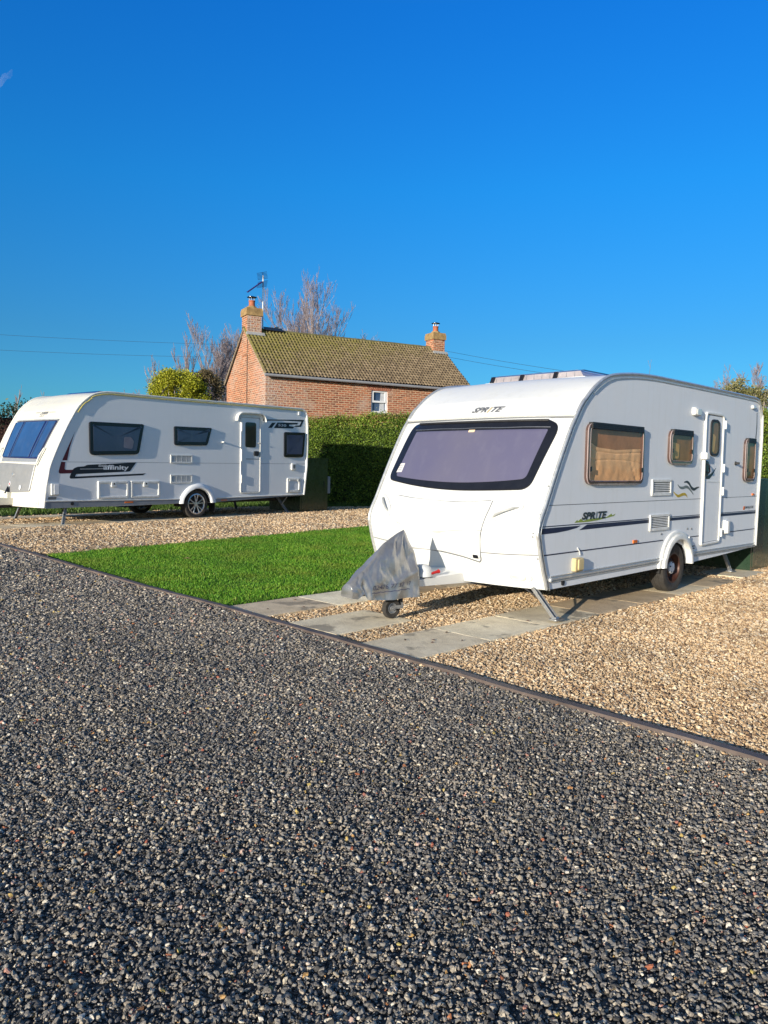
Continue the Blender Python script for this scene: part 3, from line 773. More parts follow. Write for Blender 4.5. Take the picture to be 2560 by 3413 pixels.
def wheel(parent, c, r, wd, rim, style):
    e = bpy.data.objects.new('wheel', None); COL.objects.link(e); e.parent = parent; e.location = c
    MB().lathe(tyre_prof(r, wd, rim), (0, 0, 0), n=48).build('tyre', M['tyre'], e, auto=40)
    if style == 'steel':
        mb = MB().lathe([(rim+.012, -wd*.46), (rim-.004, -wd*.46), (rim-.014, -wd*.30), (rim-.03, -wd*.12), (rim*.72, -wd*.10), (rim*.52, -wd*.24), (rim*.34, -wd*.24), (.0, -wd*.24)], (0, 0, 0), n=40)
        mb.build('rim', M['rustrim'], e)
        hb = MB().lathe([(rim*.42, -wd*.25), (rim*.42, -wd*.36), (rim*.34, -wd*.40), (0, -wd*.42)], (0, 0, 0), n=24)
        hb.build('hub_cap', M['letter_white'], e)
        for k in range(5):
            nb = MB(); t = k*2*math.pi/5+.3; nb.lathe([(.009, -wd*.25), (.009, -wd*.43), (0, -wd*.43)], (rim*.36*math.cos(t), 0, rim*.36*math.sin(t)), n=8); nb.build('wheel_nut', M['dark'], e)
    else:
        mb = MB().lathe([(rim+.014, -wd*.47), (rim-.004, -wd*.49), (rim-.016, -wd*.44), (rim-.020, -wd*.1), (rim-.02, wd*.3)], (0, 0, 0), n=40)
        mb.lathe([(.052, -wd*.30), (.048, -wd*.42), (0, -wd*.43)], (0, 0, 0), n=20)
        for k in range(5):
            for sgn in (-1, 1):
                t0 = k*2*math.pi/5+math.pi/2+sgn*.10; t1 = k*2*math.pi/5+math.pi/2+sgn*.23
                p = Vector((math.cos(t0)*.04, -wd*.38, math.sin(t0)*.04)); q = Vector((math.cos(t1)*(rim-.008), -wd*.45, math.sin(t1)*(rim-.008)))
                mb.tube([p, p.lerp(q, .5), q], [.017, .013, .016], n=6)
        mb.build('rim', M['steel'], e)
        MB().lathe([(rim-.021, -wd*.05), (0, -wd*.05)], (0, 0, 0), n=30).build('brake_disc', M['dark'], e)
    return e

def leg(parent, top, foot, name='corner_steady'):
    mb = MB(); a, b = Vector(top), Vector(foot)
    d = (b-a).normalized(); u = Vector((1, 0, 0)); u = (u-d*u.dot(d)).normalized(); w = d.cross(u)
    hw, hd = .026, .016
    for c0, hh in (((0, -hd), (hw, .004)), ((-hw, 0), (.003, hd)), ((hw, 0), (.003, hd))):
        vs = []
        for p in (a, b):
            for sx, sy in ((-1, -1), (1, -1), (1, 1), (-1, 1)):
                vs.append(p+u*(c0[0]+sx*hh[0])+w*(c0[1]+sy*hh[1]))
        mb.add(vs, [(3, 2, 1, 0), (4, 5, 6, 7), (0, 1, 5, 4), (1, 2, 6, 5), (2, 3, 7, 6), (3, 0, 4, 7)])
    o = mb.build(name, M['galv'], parent, smooth_=False)
    f = MB().prism(rrect(-.075, -.05, .075, .05, .03), 0, .01, lambda x, y, h: (b.x+x, b.y+y, b.z+.004+h))
    f.tube([b+Vector((-.03, 0, .02)), b+Vector((.03, 0, .02))], .012, 8)
    f.build('foot_plate', M['galv'], o)
    m = a.lerp(b, .45); MB().tube([m, Vector((a.x+.02, a.y+(-.22 if b.y < a.y else .22)*-1, a.z+.02))], .008, 6).build('stay_rod', M['dark'], o)
    return o

# ================================================================== NEARER CARAVAN
def near_caravan():
    root = empty('touring_caravan', W1, A1, 'nearer white caravan with navy side stripes and a silver cover over its hitch', 'caravan', 'touring caravans parked on gravel plots')
    S = Shell([(-2.734, .318), (-2.765, .40), (-2.808, .498), (-2.862, .65), (-2.899, .788), (-2.918, .888), (-2.884, 1.0), (-2.81, 1.13), (-2.736, 1.277), (-2.571, 1.591), (-2.401, 1.885), (-2.299, 2.028), (-2.209, 2.144), (-2.087, 2.256), (-1.948, 2.357), (-1.774, 2.447), (-1.591, 2.5)],
              [(-1.271, 2.541), (-1.0, 2.562), (-.643, 2.575), (-.184, 2.577), (.661, 2.577), (1.625, 2.572), (2.50, 2.568)],
              [(2.62, 2.56), (2.71, 2.535), (2.79, 2.46), (2.845, 2.34), (2.862, 2.0), (2.852, 1.647), (2.82, 1.0), (2.797, .43)],
              [(2.78, .405), (1.6, .365), (.531, .333), (.430, .335), (.425, .40), (.375, .50), (.29, .575), (.17, .615), (.08, .615), (-.03, .58), (-.13, .51), (-.20, .41), (-.235, .335), (-.356, .335), (-1.5, .325)],
              2.3, .16, 2.05, 2.50)
    S.body(M['white'], M['side'], root)
    F = S.F
    # chassis under the body
    ch = MB(); ch.box((.1, 1.15, .40), (5.4, .06, .08)); ch.box((.1, .55, .40), (5.4, .05, .12)); ch.box((.1, 1.75, .40), (5.4, .05, .12))
    ch.tube([(.08, .18, .30), (.08, 2.1, .30)], .03); ch.build('chassis', M['dark'], root)
    # ---- seams and awning rails
    for nm, w in (('awning_rail', 0), ('awning_rail', -2.3)):
        mb = MB(); y = -w
        pts = [(a, y+(-.004 if w == 0 else .004), z) for a, z in S.top]
        mb.tube([(p[0]-.012 if p[2] < 2.2 and p[0] < 0 else p[0], p[1], p[2]+.006) for p in pts], .017, 8)
        sg = -1 if w == 0 else 1
        mb.tube([(p[0]+(.034 if p[0] < 0 else -.034)*(1 if p[2] < 2.5 else .35), p[1]+sg*.004, p[2]-(.034 if p[2] > 2.3 else .006)) for p in pts], .007, 6)
        mb.build(nm, M['alu'], root)
    cs = MB(); cs.tube([(2.86, -.002, 2.34), (2.872, -.004, 2.0), (2.862, -.004, 1.64), (2.83, -.004, 1.), (2.805, -.004, .42)], .026, 8); cs.build('corner_trim', M['trim'], root)
    for a0, a1, za, zb in ((-2.70, -.36, .415, .427), (.60, 2.79, .437, .430)):
        mb = MB(); mb.tube([(a0, -.012, za), (a1, -.012, zb)], .012, 6); mb.tube([(a0, -.010, za+.030), (a1, -.010, zb+.030)], .007, 6); mb.tube([(a0, -.010, za-.024), (a1, -.010, zb-.024)], .006, 6)
        mb.build('skirt_rail', M['alu'], root)
    plate('skirt_cap', rrect(-2.725, .40, -2.69, .432, .012), side, 0, .03, M['trim'], root)
    # front cross trim
    mb = MB(); xs = [-2.30+i*(2.30)/36 for i in range(37)]
    mb.tube([F(w, 2.050, .010) for w in xs], .018, 8); mb.build('roof_cap_trim', M['trim'], root)
    mb = MB(); mb.tube([F(w, 2.020, .006) for w in xs], .010, 6); mb.build('trim_shadow_line', M['groove2'], root)  # dark bead standing in for the shadow under the cap trim
    # ---- front window
    wl_ = rpoly([(-2.02, 1.985), (-.26, 1.995), (-.10, 1.93), (-.20, 1.285), (-.60, 1.262), (-1.05, 1.246), (-1.55, 1.268), (-2.16, 1.335), (-2.09, 1.93)], [.05, .05, .12, .10, .3, .3, .3, .10, .12], 6, .07)
    gl = rpoly([(-2.02, 2.01), (-.26, 2.02), (-.06, 1.96), (-.165, 1.27), (-.60, 1.232), (-1.05, 1.216), (-1.55, 1.238), (-2.19, 1.30), (-2.13, 1.96)], [.05, .05, .12, .10, .3, .3, .3, .10, .12], 6, .07)
    MB().patch(gl, F, -.01, .010, .006, 4).build('window_surround', M['white'], root)
    fw = MB().patch(wl_, F, -.005, .026, .008, 10).build('front_window', M['black'], root)
    pn = rpoly([(-1.955, 1.885), (-.205, 1.885), (-.262, 1.385), (-.55, 1.35), (-1.05, 1.322), (-1.6, 1.34), (-2.02, 1.375)], [.02, .02, .05, .3, .3, .3, .05], 5, .07)
    MB().patch(pn, F, .02, .030, .003, 10).build('pane', M['lilac'], fw)
    mb = MB(); mb.tube([F(-1.98+i*1.79/20, 1.905-.002*math.sin(i), .03) for i in range(21)], .006, 6); mb.build('hinge_strip', simple('dull_hinge_strip', (.10, .11, .14), .3, .3), fw)
    mb = MB(); mb.tube([F(-1.96+i*1.72/20, 1.975, .03) for i in range(21)], .012, 6); mb.build('seal', M['rubber'], fw)
    mb = MB(); mb.prism([(-2.025, 1.415), (-1.93, 1.42), (-1.925, 1.52), (-2.0, 1.515)], .027, .033, F); st = mb.build('paper_disc', simple('white_paper', (.7, .68, .66), .8), fw, smooth_=False)
    mb = MB()
    for k in range(3): mb.prism([(-2.005, 1.44+k*.022), (-1.945, 1.443+k*.022), (-1.945, 1.449+k*.022), (-2.005, 1.446+k*.022)], .033, .0335, F)
    mb.build('printed_lines', M['groove2'], fw, smooth_=False)
    mb = MB(); mb.prism([(-1.13, 1.862), (-1.05, 1.862), (-1.05, 1.885), (-1.13, 1.885)], .028, .034, F); mb.build('blind_tab', M['seat'], fw, smooth_=False)
    # ---- front mouldings
    g = MB()
    def gro(path, wd=.005, h=.0015): g.ribbon(catmull(path, 6), wd*1.25, F, h)
    gro([(-2.28, .668), (-1.9, .655), (-1.3, .65), (-.6, .65), (-.30, .655), (-.02, .668)], .007)
    gro([(-1.875, 1.175), (-1.5, 1.152), (-.98, 1.142), (-.56, 1.172)], .006)
    gro([(-.545, 1.172), (-.555, 1.05), (-.575, .89), (-.60, .80), (-.615, .70), (-.625, .60)], .009)
    gro([(-.625, .60), (-.63, .57), (-.65, .548), (-.68, .552), (-.85, .585), (-1.1, .612), (-1.4, .622), (-1.75, .60)], .011)
    gro([(-1.88, 1.17), (-1.92, 1.10), (-1.93, 1.02), (-1.88, .94), (-1.72, .875), (-1.5, .835), (-1.2, .815), (-.9, .825), (-.72, .85), (-.56, .883)], .0035)
    g.build('panel_joint', M['groove2'], root, smooth_=False)
    # raised locker lid and cheeks
    lid = rpoly([(-1.86, 1.16), (-1.0, 1.135), (-.565, 1.165), (-.585, .885), (-1.15, .823), (-1.87, .90)], .05, 5, .08)
    MB().patch(lid, F, -.002, .016, .010, 6).build('gas_locker_lid', M['white'], root)
    lowl = rpoly([(-1.86, .885), (-1.15, .808), (-.59, .87), (-.635, .575), (-1.05, .622), (-1.80, .615)], .04, 5, .08)
    MB().patch(lowl, F, -.002, .010, .008, 6).build('gas_locker_skirt', M['white'], root)
    for c, ang in (((-.36, 1.06), .42), ((-2.03, 1.06), -.62)):
        e = MB(); p = []
        for k in range(26):
            t = 2*math.pi*k/26; a, b = .17*math.cos(t), .05*math.sin(t)
            p.append((c[0]+a*math.cos(ang)-b*math.sin(ang), c[1]+a*math.sin(ang)+b*math.cos(ang)))
        hd = e.patch(p, F, -.002, .010, .008, 4).build('grab_handle', M['white'], root)
        q0 = (c[0]-.13*math.cos(ang), c[1]-.13*math.sin(ang)); q1 = (c[0]+.13*math.cos(ang), c[1]+.13*math.sin(ang))
        MB().ring(inset(p, -.004), .006, F, -.001, .0025, bev=.0005).build('recess_edge', M['groove3'], hd)
        hb = MB(); hb.tube([F(*q0, .004), F(q0[0]*.85+q1[0]*.15, q0[1]*.85+q1[1]*.15, .036), F(q0[0]*.5+q1[0]*.5, q0[1]*.5+q1[1]*.5, .044), F(q0[0]*.15+q1[0]*.85, q0[1]*.15+q1[1]*.85, .036), F(*q1, .004)], [.008, .012, .012, .012, .008], 8)
        hb.build('grip', M['gripgrey'], hd)
    # badge, lock
    bd = decal('badge', [(-1.262, .967), (-1.197, .971), (-1.209, .890), (-1.273, .886)], M['letter_grey'], root, F, .011)
    decal('emblem', catmull([(-1.25, .935), (-1.235, .955), (-1.215, .945), (-1.232, .93), (-1.222, .915), (-1.245, .92), (-1.25, .935)], 3)[:-1], M['letter_white'], bd, F, .0125, 0)
    lk_ = plate('lid_lock', rrect(-.715, .585, -.65, .622, .012), F, 0, .014, M['black'], root)
    for w0 in (-.345, -1.955):
        p = [(w0+.225*math.cos(2*math.pi*k/30), .425+.058*math.sin(2*math.pi*k/30)) for k in range(30)]
        fl = MB().ring(p, .012, F, -.002, .009).build('fog_light_recess', M['white'], root)
        MB().ring(inset(p, -.003), .006, F, -.001, .002, bev=.0005).build('recess_edge', M['groove3'], fl)
        c0 = w0+.08
        p2 = [(c0+.085*math.cos(2*math.pi*k/24), .425+.040*math.sin(2*math.pi*k/24)) for k in range(24)]
        MB().patch(p2, F, 0, .012, .008, 3).build('lens', M['lens'], fl)
        p3 = [(c0+.06*math.cos(2*math.pi*k/20), .425+.027*math.sin(2*math.pi*k/20)) for k in range(20)]
        MB().ring(p3, .008, F, .01, .016).build('lens_rim', M['trim'], fl)
    # small screws / chips near the seam
    for w, z in ((-.045, .88), (-.05, .845), (-.03, .63), (-.03, 1.33), (-.02, 1.06)):
        sc_ = MB(); sc_.prism(rrect(w-.008, z-.006, w+.008, z+.007, .004, 2), 0, .003, F); sc_.build('paint_chip', M['groove2'], root, smooth_=False)
    # lettering on the roof cap
    text('SPR', F, .205, -1.255, 2.098, .004, M['letter_grey'], root, 'lettering', .35, .035, .062)
    text('TE', F, .15, -.998, 2.098, .004, M['letter_grey'], root, 'lettering', .35, .035, .062)
    text('I', F, .030, -1.040, 2.094, .005, M['yellow'], root, 'letter', .35, .04, .062)
    # ---- side decals and joints
    jt = MB(); jt.ribbon([(-2.755, 1.145), (.80, 1.148)], .006, side, .0012); jt.ribbon([(1.44, 1.150), (2.82, 1.150)], .006, side, .0012)
    jt.build('panel_joint', M['groove'], root, smooth_=False)
    navy = M['decal_navy']
    decal('stripe', [(-2.885, .945), (-2.1, .945), (-.63, .945), (-.63, .936), (-2.1, .936), (-2.885, .936)], navy, root, r=0)
    decal('stripe', [(-2.888, .925), (-2.15, .925), (-2.22, .905), (-2.4, .885), (-2.6, .873), (-2.885, .868)], navy, root, r=0)
    decal('stripe', [(-2.02, .930), (-.63, .930), (-.63, .893), (-2.17, .880)], navy, root, r=0)
    for a0, a1 in ((-.10, .80), (1.44, 2.80)):
        decal('stripe', [(a0, .945), (a1, .945), (a1, .937), (a0, .937)], navy, root, r=0)
        decal('stripe', [(a0, .930), (a1, .930), (a1, .897), (a0, .895)], navy, root, r=0)
    for a0, a1, z0, z1 in ((-2.855, -.24, .662, .667), (.52, .80, .666, .666), (1.44, 2.79, .668, .670)):
        decal('stripe', [(a0, z0+.006), (a1, z1+.006), (a1, z1-.006), (a0, z0-.006)], navy, root, r=0)
    decal('grass_motif', [(-2.27, .958), (-2.22, .985), (-2.2, .972), (-2.15, .995), (-2.10, .972), (-2.0, .985), (-1.8, .992), (-1.62, .995), (-1.52, 1.028), (-1.5, 1.008), (-1.43, 1.025), (-1.46, 1.002), (-1.62, .985), (-1.8, .968), (-2.0, .958)], M['lime'], root, r=0, h=.002)
    text('SPR', side, .265, -2.135, .982, .0045, M['letter_dark'], root, 'lettering', .3, .05, .078)
    text('TE', side, .19, -1.81, .982, .0045, M['letter_dark'], root, 'lettering', .3, .05, .078)
    text('I', side, .038, -1.86, .980, .005, M['decal_grey'], root, 'letter', .3, .05, .080)
    text('MAJOR', side, .33, 2.36, .965, .003, M['letter_grey'], root, 'lettering', .25, .02, .05)
    decal('orange_block', [(2.29, .962), (2.345, .962), (2.355, 1.012), (2.30, 1.012)], M['orange'], root, r=0, h=.003)
    def wave(pts, th, mat):
        c = catmull(pts, 6); n = len(c); up = []; dn = []
        for i, (a, b) in enumerate(c):
            t = i/(n-1); k = th*math.sin(math.pi*min(1, max(0, t*.94+.03)))**.7
            up.append((a, b+k/2)); dn.append((a, b-k/2))
        decal('wave_motif', up+dn[::-1], mat, root, r=0)
    wave([(.28, 1.362), (.36, 1.368), (.43, 1.345), (.50, 1.295), (.58, 1.272), (.66, 1.288), (.74, 1.30)], .040, M['decal_black'])
    wave([(.10, 1.335), (.16, 1.302), (.24, 1.292), (.34, 1.305), (.42, 1.29), (.50, 1.25), (.57, 1.207)], .036, M['decal_grey'])
    wave([(-.005, 1.245), (.06, 1.212), (.13, 1.193), (.22, 1.207), (.30, 1.215), (.36, 1.20), (.39, 1.172)], .036, M['yellow'])
    wave([(2.66, 2.33), (2.665, 2.2), (2.66, 2.08), (2.64, 2.0)], .0, M['decal_black'])
    decal('swoosh', [(2.655, 2.37), (2.672, 2.37), (2.69, 2.15), (2.665, 1.95), (2.635, 1.88), (2.625, 1.88), (2.655, 2.0), (2.668, 2.15)], M['decal_black'], root, r=0)
    # ---- windows on the side
    def sidewin(a0, b0, a1, b1, glass, name='side_window', seat=True):
        fr = MB(); lo = rrect(a0, b0, a1, b1, .10, 7, .1)
        fr.ring(lo, .035, side, .0, .040, bev=.008); o = fr.build(name, M['frame_brown'], root)
        MB().ring(inset(lo, -.002), .006, side, .028, .036, bev=.001).build('edge_trim', M['framelight'], o)
        MB().ring(inset(lo, .036), .005, side, .036, .042, bev=.001).build('edge_trim', M['framelight'], o)
        bk = MB().patch(inset(lo, .02), side, .001, .003, 0, 2).build('interior', M['shadecloth'], o)
        if seat:
            # cushion back seen through the window: a padded panel with seams and folds
            w, hgt = a1-a0, b1-b0; V = []; nx_, nz_ = 40, 40; rg = random.Random(int(a0*100))
            for i in range(nx_+1):
                for j in range(nz_+1):
                    u, v = i/nx_, j/nz_
                    x = a0+.04+u*(w-.08); topz = b0+.045+(hgt-.09)*(.60+.05*abs(u-.5)*2-.0*u+(.10*(max(0, .16-u)/.16)))
                    z = b0+.04+v*(topz-b0-.04)
                    d = .012+.006*mn.noise(Vector((x*9, z*5, 3)))+.004*mn.noise(Vector((x*26, z*9, 7)))
                    for cx in (.14+.04*math.sin(v*3), .86-.04*math.sin(v*3)):
                        d -= .008*math.exp(-((u-cx-(.10*(v-.6) if cx < .5 else -.10*(v-.6)))/.012)**2)
                    d -= .007*math.exp(-((v-.88)/.02)**2)
                    d -= .006*math.exp(-((v-.55-.12*math.sin(u*3.14))/.018)**2)
                    V.append((x, -max(.004, d), z))
            Fq = [(i*(nz_+1)+j, (i+1)*(nz_+1)+j, (i+1)*(nz_+1)+j+1, i*(nz_+1)+j+1) for i in range(nx_) for j in range(nz_)]
            MB().add(V, Fq).build('seat_cushion', M['seat'], o)
        else:
            MB().patch(rpoly([(a0+.07, b0+.07), (a0+(a1-a0)*.45, b0+.06), (a0+(a1-a0)*.47, b0+(b1-b0)*.60), (a0+.09, b0+(b1-b0)*.66)], .03), side, .003, .012, .006, 2).build('curtain', M['seat'], o)
        MB().patch(inset(lo, .03), side, .030, .034, .002, 3).build('pane', glass, o)
        hs = MB(); hs.prism([(a0+.05, b1-.055), (a1-.04, b1-.055), (a1-.05, b1+.012), (a0+.06, b1+.012)], .002, .050, side)
        for k in range(3): hs.box(((a0+a1)/2, -.052, b1-.045+k*.02), (a1-a0-.12, .006, .008))
        hs.build('hinge_rail', M['rubber'], o, smooth_=False)
        for xx in (a0+.055, a1-.055): ct = MB(); ct.box((xx, -.044, b0+.16), (.022, .012, .05)); ct.build('catch', M['black'], o, smooth_=False)
        return o
    sidewin(-2.11, 1.345, -.88, 1.975, M['brownglass'])
    sidewin(-.215, 1.585, .44, 1.99, M['oliveglass'], seat=False)
    sidewin(2.205, 1.368, 2.60, 1.975, M['oliveglass'], seat=False)
    # ---- door
    dl = rpoly([(.815, .53), (1.415, .545), (1.425, 2.27), (.815, 2.275)], [.05, .05, .09, .09], 6, .2)
    door = MB().patch(inset(dl, .03), side, .001, .012, .004, 3).build('door', M['side'], root)
    MB().ring(dl, .034, side, .001, .030, bev=.008).build('door_frame', M['trim'], door)
    MB().ribbon(inset(dl, .037)+[inset(dl, .037)[0]], .006, side, .0135).build('door_gap', M['groove'], door, smooth_=False)
    dw = rrect(.985, 1.705, 1.275, 2.185, .10, 6, .1)
    d_ = MB().ring(dw, .034, side, .01, .030, bev=.006).build('door_window', M['rubber'], door)
    MB().patch(inset(dw, .025), side, .011, .014, 0, 2).build('interior', M['shadecloth'], door)
    MB().patch(rpoly([(1.03, 1.76), (1.13, 1.76), (1.17, 1.96), (1.09, 2.0)], .02), side, .014, .018, .002, 2).build('curtain', M['seat'], door)
    MB().patch(inset(dw, .03), side, .020, .024, .002, 2).build('door_pane', M['oliveglass'], door)
    decal('door_line', [(.85, 1.375), (1.39, 1.37), (1.39, 1.36), (.85, 1.365)], M['trim'], door, r=0, h=.017)
    hb = MB(); hb.patch(rrect(.855, 1.44, .955, 1.64, .045), side, .01, .030, .008, 2); hb.tube([(.90, -.035, 1.60), (.90, -.055, 1.58), (.92, -.055, 1.50), (.93, -.035, 1.48)], .010, 8); hb.build('door_handle', M['black'], door)
    decal('door_swoosh', [(.90, 1.405), (1.02, 1.405), (1.12, 1.46), (1.22, 1.55), (1.13, 1.50), (1.0, 1.45), (.90, 1.445)], M['decal_black'], door, r=0, h=.015)
    for z in (2.13, 1.55, 1.24, .68):
        h_ = MB(); h_.tube([(1.432, -.034, z-.055), (1.432, -.034, z+.055)], .017, 10); h_.box((1.45, -.012, z), (.05, .02, .09)); h_.build('hinge', M['trim'], door)
    h_ = MB(); h_.patch(rrect(.765, 1.655, .86, 1.745, .015), side, .0, .075, .01, 2); h_.build('door_retainer', M['trim'], door)
    # ---- vents, lamps, boxes
    vent(-.607, 1.205, -.095, 1.398, 6, root); vent(-.625, .79, -.11, .985, 7, root)
    lm = plate('awning_lamp', rrect(.43, 2.20, .63, 2.30, .03), side, 0, .05, M['trim'], root, bev=.015); plate('lens', rrect(.47, 2.205, .60, 2.285, .03), side, .048, .058, M['lens'], lm)
    mk = plate('top_marker_lamp', rrect(2.43, 2.41, 2.53, 2.462, .02), side, 0, .035, M['lens'], root, bev=.01)
    am = plate('side_marker', rrect(-1.01, .675, -.92, .712, .006), side, 0, .014, M['orange'], root); plate('side_marker', rrect(2.60, 1.165, 2.68, 1.195, .006), side, 0, .014, M['orange'], root)
    kb = MB(); kb.lathe([(.028, 0), (.028, -.01), (.018, -.016), (.016, -.055), (0, -.057)], (1.92, -.001, 1.622), n=16); kb.build('aerial_point', M['dark'], root)
    bx = plate('socket_box', rrect(-2.29, .462, -2.135, .60, .02), side, 0, .045, M['cream'], root, bev=.008); plate('flap', rrect(-2.25, .478, -2.15, .588, .015), side, .044, .058, M['cream'], bx)
    mb = MB(); mb.tube([(-2.20, -.004, .70), (-2.17, -.01, .66), (-2.155, -.01, .625)], .006, 6); mb.build('cable_stub', M['trim'], root)
    bx = plate('flue_box', rrect(1.58, .655, 1.74, .84, .015), side, 0, .04, M['trim'], root, bev=.008); plate('flap', rrect(1.60, .66, 1.66, .83, .01), side, .04, .062, M['trim'], bx)
    mb = MB(); mb.lathe([(.030, 0), (.030, -.008), (.018, -.012), (0, -.006)], (-2.455, 0, .365), n=16); mb.build('jack_socket', M['rubber'], root)
    mb = MB(); mb.box((.60, -.008, .515), (.10, .012, .010)); mb.box((.60, -.008, .545), (.10, .012, .010)); mb.box((.555, -.008, .53), (.01, .012, .035)); mb.build('step_bracket', M['rubber'], root)
    for a, z in ((-.30, .745), (.43, .775), (.55, .77)):
        mb = MB(); mb.lathe([(.013, 0), (.011, -.008), (0, -.010)], (a, 0, z), n=10); mb.build('screw_cap', M['groove2'], root)
    # ---- wheel arch spat
    outer = [(-.365, .335), (-.345, .42), (-.31, .46), (-.27, .555), (-.19, .66), (-.08, .73), (.05, .765), (.17, .768), (.30, .74), (.42, .685), (.52, .60), (.575, .50), (.60, .40), (.61, .335)]
    inner = [(-.245, .335), (-.232, .42), (-.205, .465), (-.175, .52), (-.11, .585), (-.02, .635), (.07, .66), (.15, .66), (.24, .64), (.33, .59), (.40, .52), (.445, .44), (.46, .38), (.465, .335)]
    outer = catmull(outer, 4); inner = catmull(inner, 4); n = len(outer); mb = MB(); V = []
    for (a, b), (c, d) in zip(outer, inner):
        V += [(a, 0, b), (a+(c-a)*.04, -.022, b+(d-b)*.04), (a+(c-a)*.30, -.034, b+(d-b)*.30), (a+(c-a)*.42, -.030, b+(d-b)*.42), (a+(c-a)*.5, -.058, b+(d-b)*.5), (a+(c-a)*.9, -.070, b+(d-b)*.9), (c, -.066, d), (c, .10, d)]
    mb.add(V, [(i*8+k, (i+1)*8+k, (i+1)*8+k+1, i*8+k+1) for i in range(n-1) for k in range(7)])
    sp = mb.build('wheel_arch', M['trim'], root, auto=50)
    for a, z in ((-.24, .60), (.44, .665)):
        mb = MB(); mb.lathe([(.014, -.02), (.012, -.034), (0, -.036)], (a, 0, z), n=10); mb.build('bolt', M['trim'], sp)
    mb = MB(); mb.lathe([(.36, .02), (.36, .30), (.0, .30)], (.10, 0, .30), n=24, a0=-.1, a1=math.pi+.1); mb.build('wheel_well', M['rubber'], root, recalc=False)
    wheel(root, (.10, .095, .305), .305, .185, .178, 'steel'); wheel(root, (.10, 2.2, .305), .305, .185, .178, 'steel')
    # ---- steadies
    leg(root, (-2.79, .12, .34), (-2.705, -.10, .035)); leg(root, (-2.80, 2.0, .34), (-2.6, 2.22, .0))
    leg(root, (2.35, .30, .40), (2.52, .22, .03)); leg(root, (2.35, 1.95, .40), (2.52, 2.2, .0))
    # ---- drawbar and fairing
    mb = MB(); L0 = [(-2.80, .24), (-3.0, .215), (-3.3, .18), (-3.62, .15)]
    V = []
    for a, hw in L0:
        zt = interp(a, [-3.62, -3.3, -3.0, -2.8], [.385, .405, .425, .43]); zb = interp(a, [-3.62, -3.2, -2.8], [.312, .305, .295])
        V += [(a, 1.13-hw, zb), (a, 1.13-hw-.004, zb+(zt-zb)*.8), (a, 1.13-hw+.03, zt), (a, 1.13, zt+.012), (a, 1.13+hw-.03, zt), (a, 1.13+hw+.004, zb+(zt-zb)*.8), (a, 1.13+hw, zb)]
    m7 = 7; mb.add(V, [(i*m7+k, (i+1)*m7+k, (i+1)*m7+k+1, i*m7+k+1) for i in range(3) for k in range(6)]+[tuple(range(21, 28)), tuple(range(0, 7))])
    mb.lathe([(.0, .10), (.05, .093), (.085, .065), (.105, .02), (.11, -.02)], (-3.40, 1.04, .42), 'z', 20)
    fairing = mb.build('drawbar_fairing', M['white'], root, auto=40)
    db = MB(); db.box((-3.2, 1.13, .33), (1.3, .09, .05)); db.box((-3.80, 1.13, .34), (.5, .09, .08)); db.build('drawbar', M['dark'], root, smooth_=False)
    hbk = MB(); hbk.tube([(-3.50, 1.0, .395), (-3.36, .95, .425)], .010, 8); hb_o = hbk.build('handbrake', M['dark'], root)
    hg = MB(); hg.tube([(-3.45, .965, .412), (-3.30, .935, .442), (-3.27, .93, .447)], [.013, .015, .022], 10); hg.build('grip', M['red'], hb_o)
    # jockey wheel
    jw = bpy.data.objects.new('jockey_wheel', None); COL.objects.link(jw); jw.parent = root; jw.location = (-3.835, 1.045, .122)
    jw.rotation_euler = (0, 0, R(-8))
    r = .098; MB().lathe([(.052, -.022), (.06, -.027), (r*.9, -.028), (r, -.018), (r, .018), (r*.9, .028), (.06, .027), (.052, .022)], (0, 0, 0), n=36).build('tyre', M['tyre'], jw, auto=40)
    MB().lathe([(.054, -.022), (.050, -.024), (.044, -.012), (.026, -.010), (.024, -.030), (0, -.031)], (0, 0, 0), n=24).build('rim', M['galv'], jw)
    fk = MB(); fk.box((.055, -.038, .012), (.13, .006, .034)); fk.box((.055, .038, .012), (.13, .006, .034)); fk.box((.115, 0, .02), (.012, .075, .06)); fk.lathe([(.014, -.038), (.014, -.052), (0, -.052)], (0, 0, 0), n=10)
    fk.build('fork', M['galv'], jw, smooth_=False)
    po = MB(); po.tube([(.115, 0, .03), (.112, 0, .38)], .024, 12); po.tube([(.115, 0, .0), (.115, 0, .06)], .018, 10); po.build('post', M['dark'], jw)
    # ---- roof light
    rl = MB(); w0, w1, s0, s1 = .56, 1.92, -1.235, -.55; zr = 2.545
    def rect(a0, a1, y0, y1, z): return [(a0, y0, z), (a1, y0, z), (a1, y1, z), (a0, y1, z)]
    V = rect(s0-.02, s1, w0-.03, w1+.03, zr)+rect(s0-.02, s1, w0-.03, w1+.03, zr+.02)
    rl.add(V, [(0, 1, 5, 4), (1, 2, 6, 5), (2, 3, 7, 6), (3, 0, 4, 7), (4, 5, 6, 7)]); fr = rl.build('roof_light', M['trim'], root, smooth_=False)
    dm = MB(); V = rect(s0, s1, w0, w1, zr+.02)+rect(s0+.045, s1-.03, w0+.07, w1-.06, zr+.095)+rect(s0+.075, s1-.06, w0+.12, w1-.1, zr+.112)
    dm.add(V, [(i+4*k, (i+1) % 4+4*k, (i+1) % 4+4+4*k, i+4+4*k) for k in range(2) for i in range(4)]+[(8, 9, 10, 11)])
    dm.build('dome', simple('frosted_pale_acrylic', (.40, .36, .37), .15, coat=.6, var=.25, vs=9), fr, smooth_=False)
    tp = MB(); tp.tube([(s0+.05, w0+.03, zr+.098), (s0+.05, w1-.03, zr+.098), (s1-.05, w1-.03, zr+.098), (s1-.05, w0+.03, zr+.098)], .008, 6, closed=True)
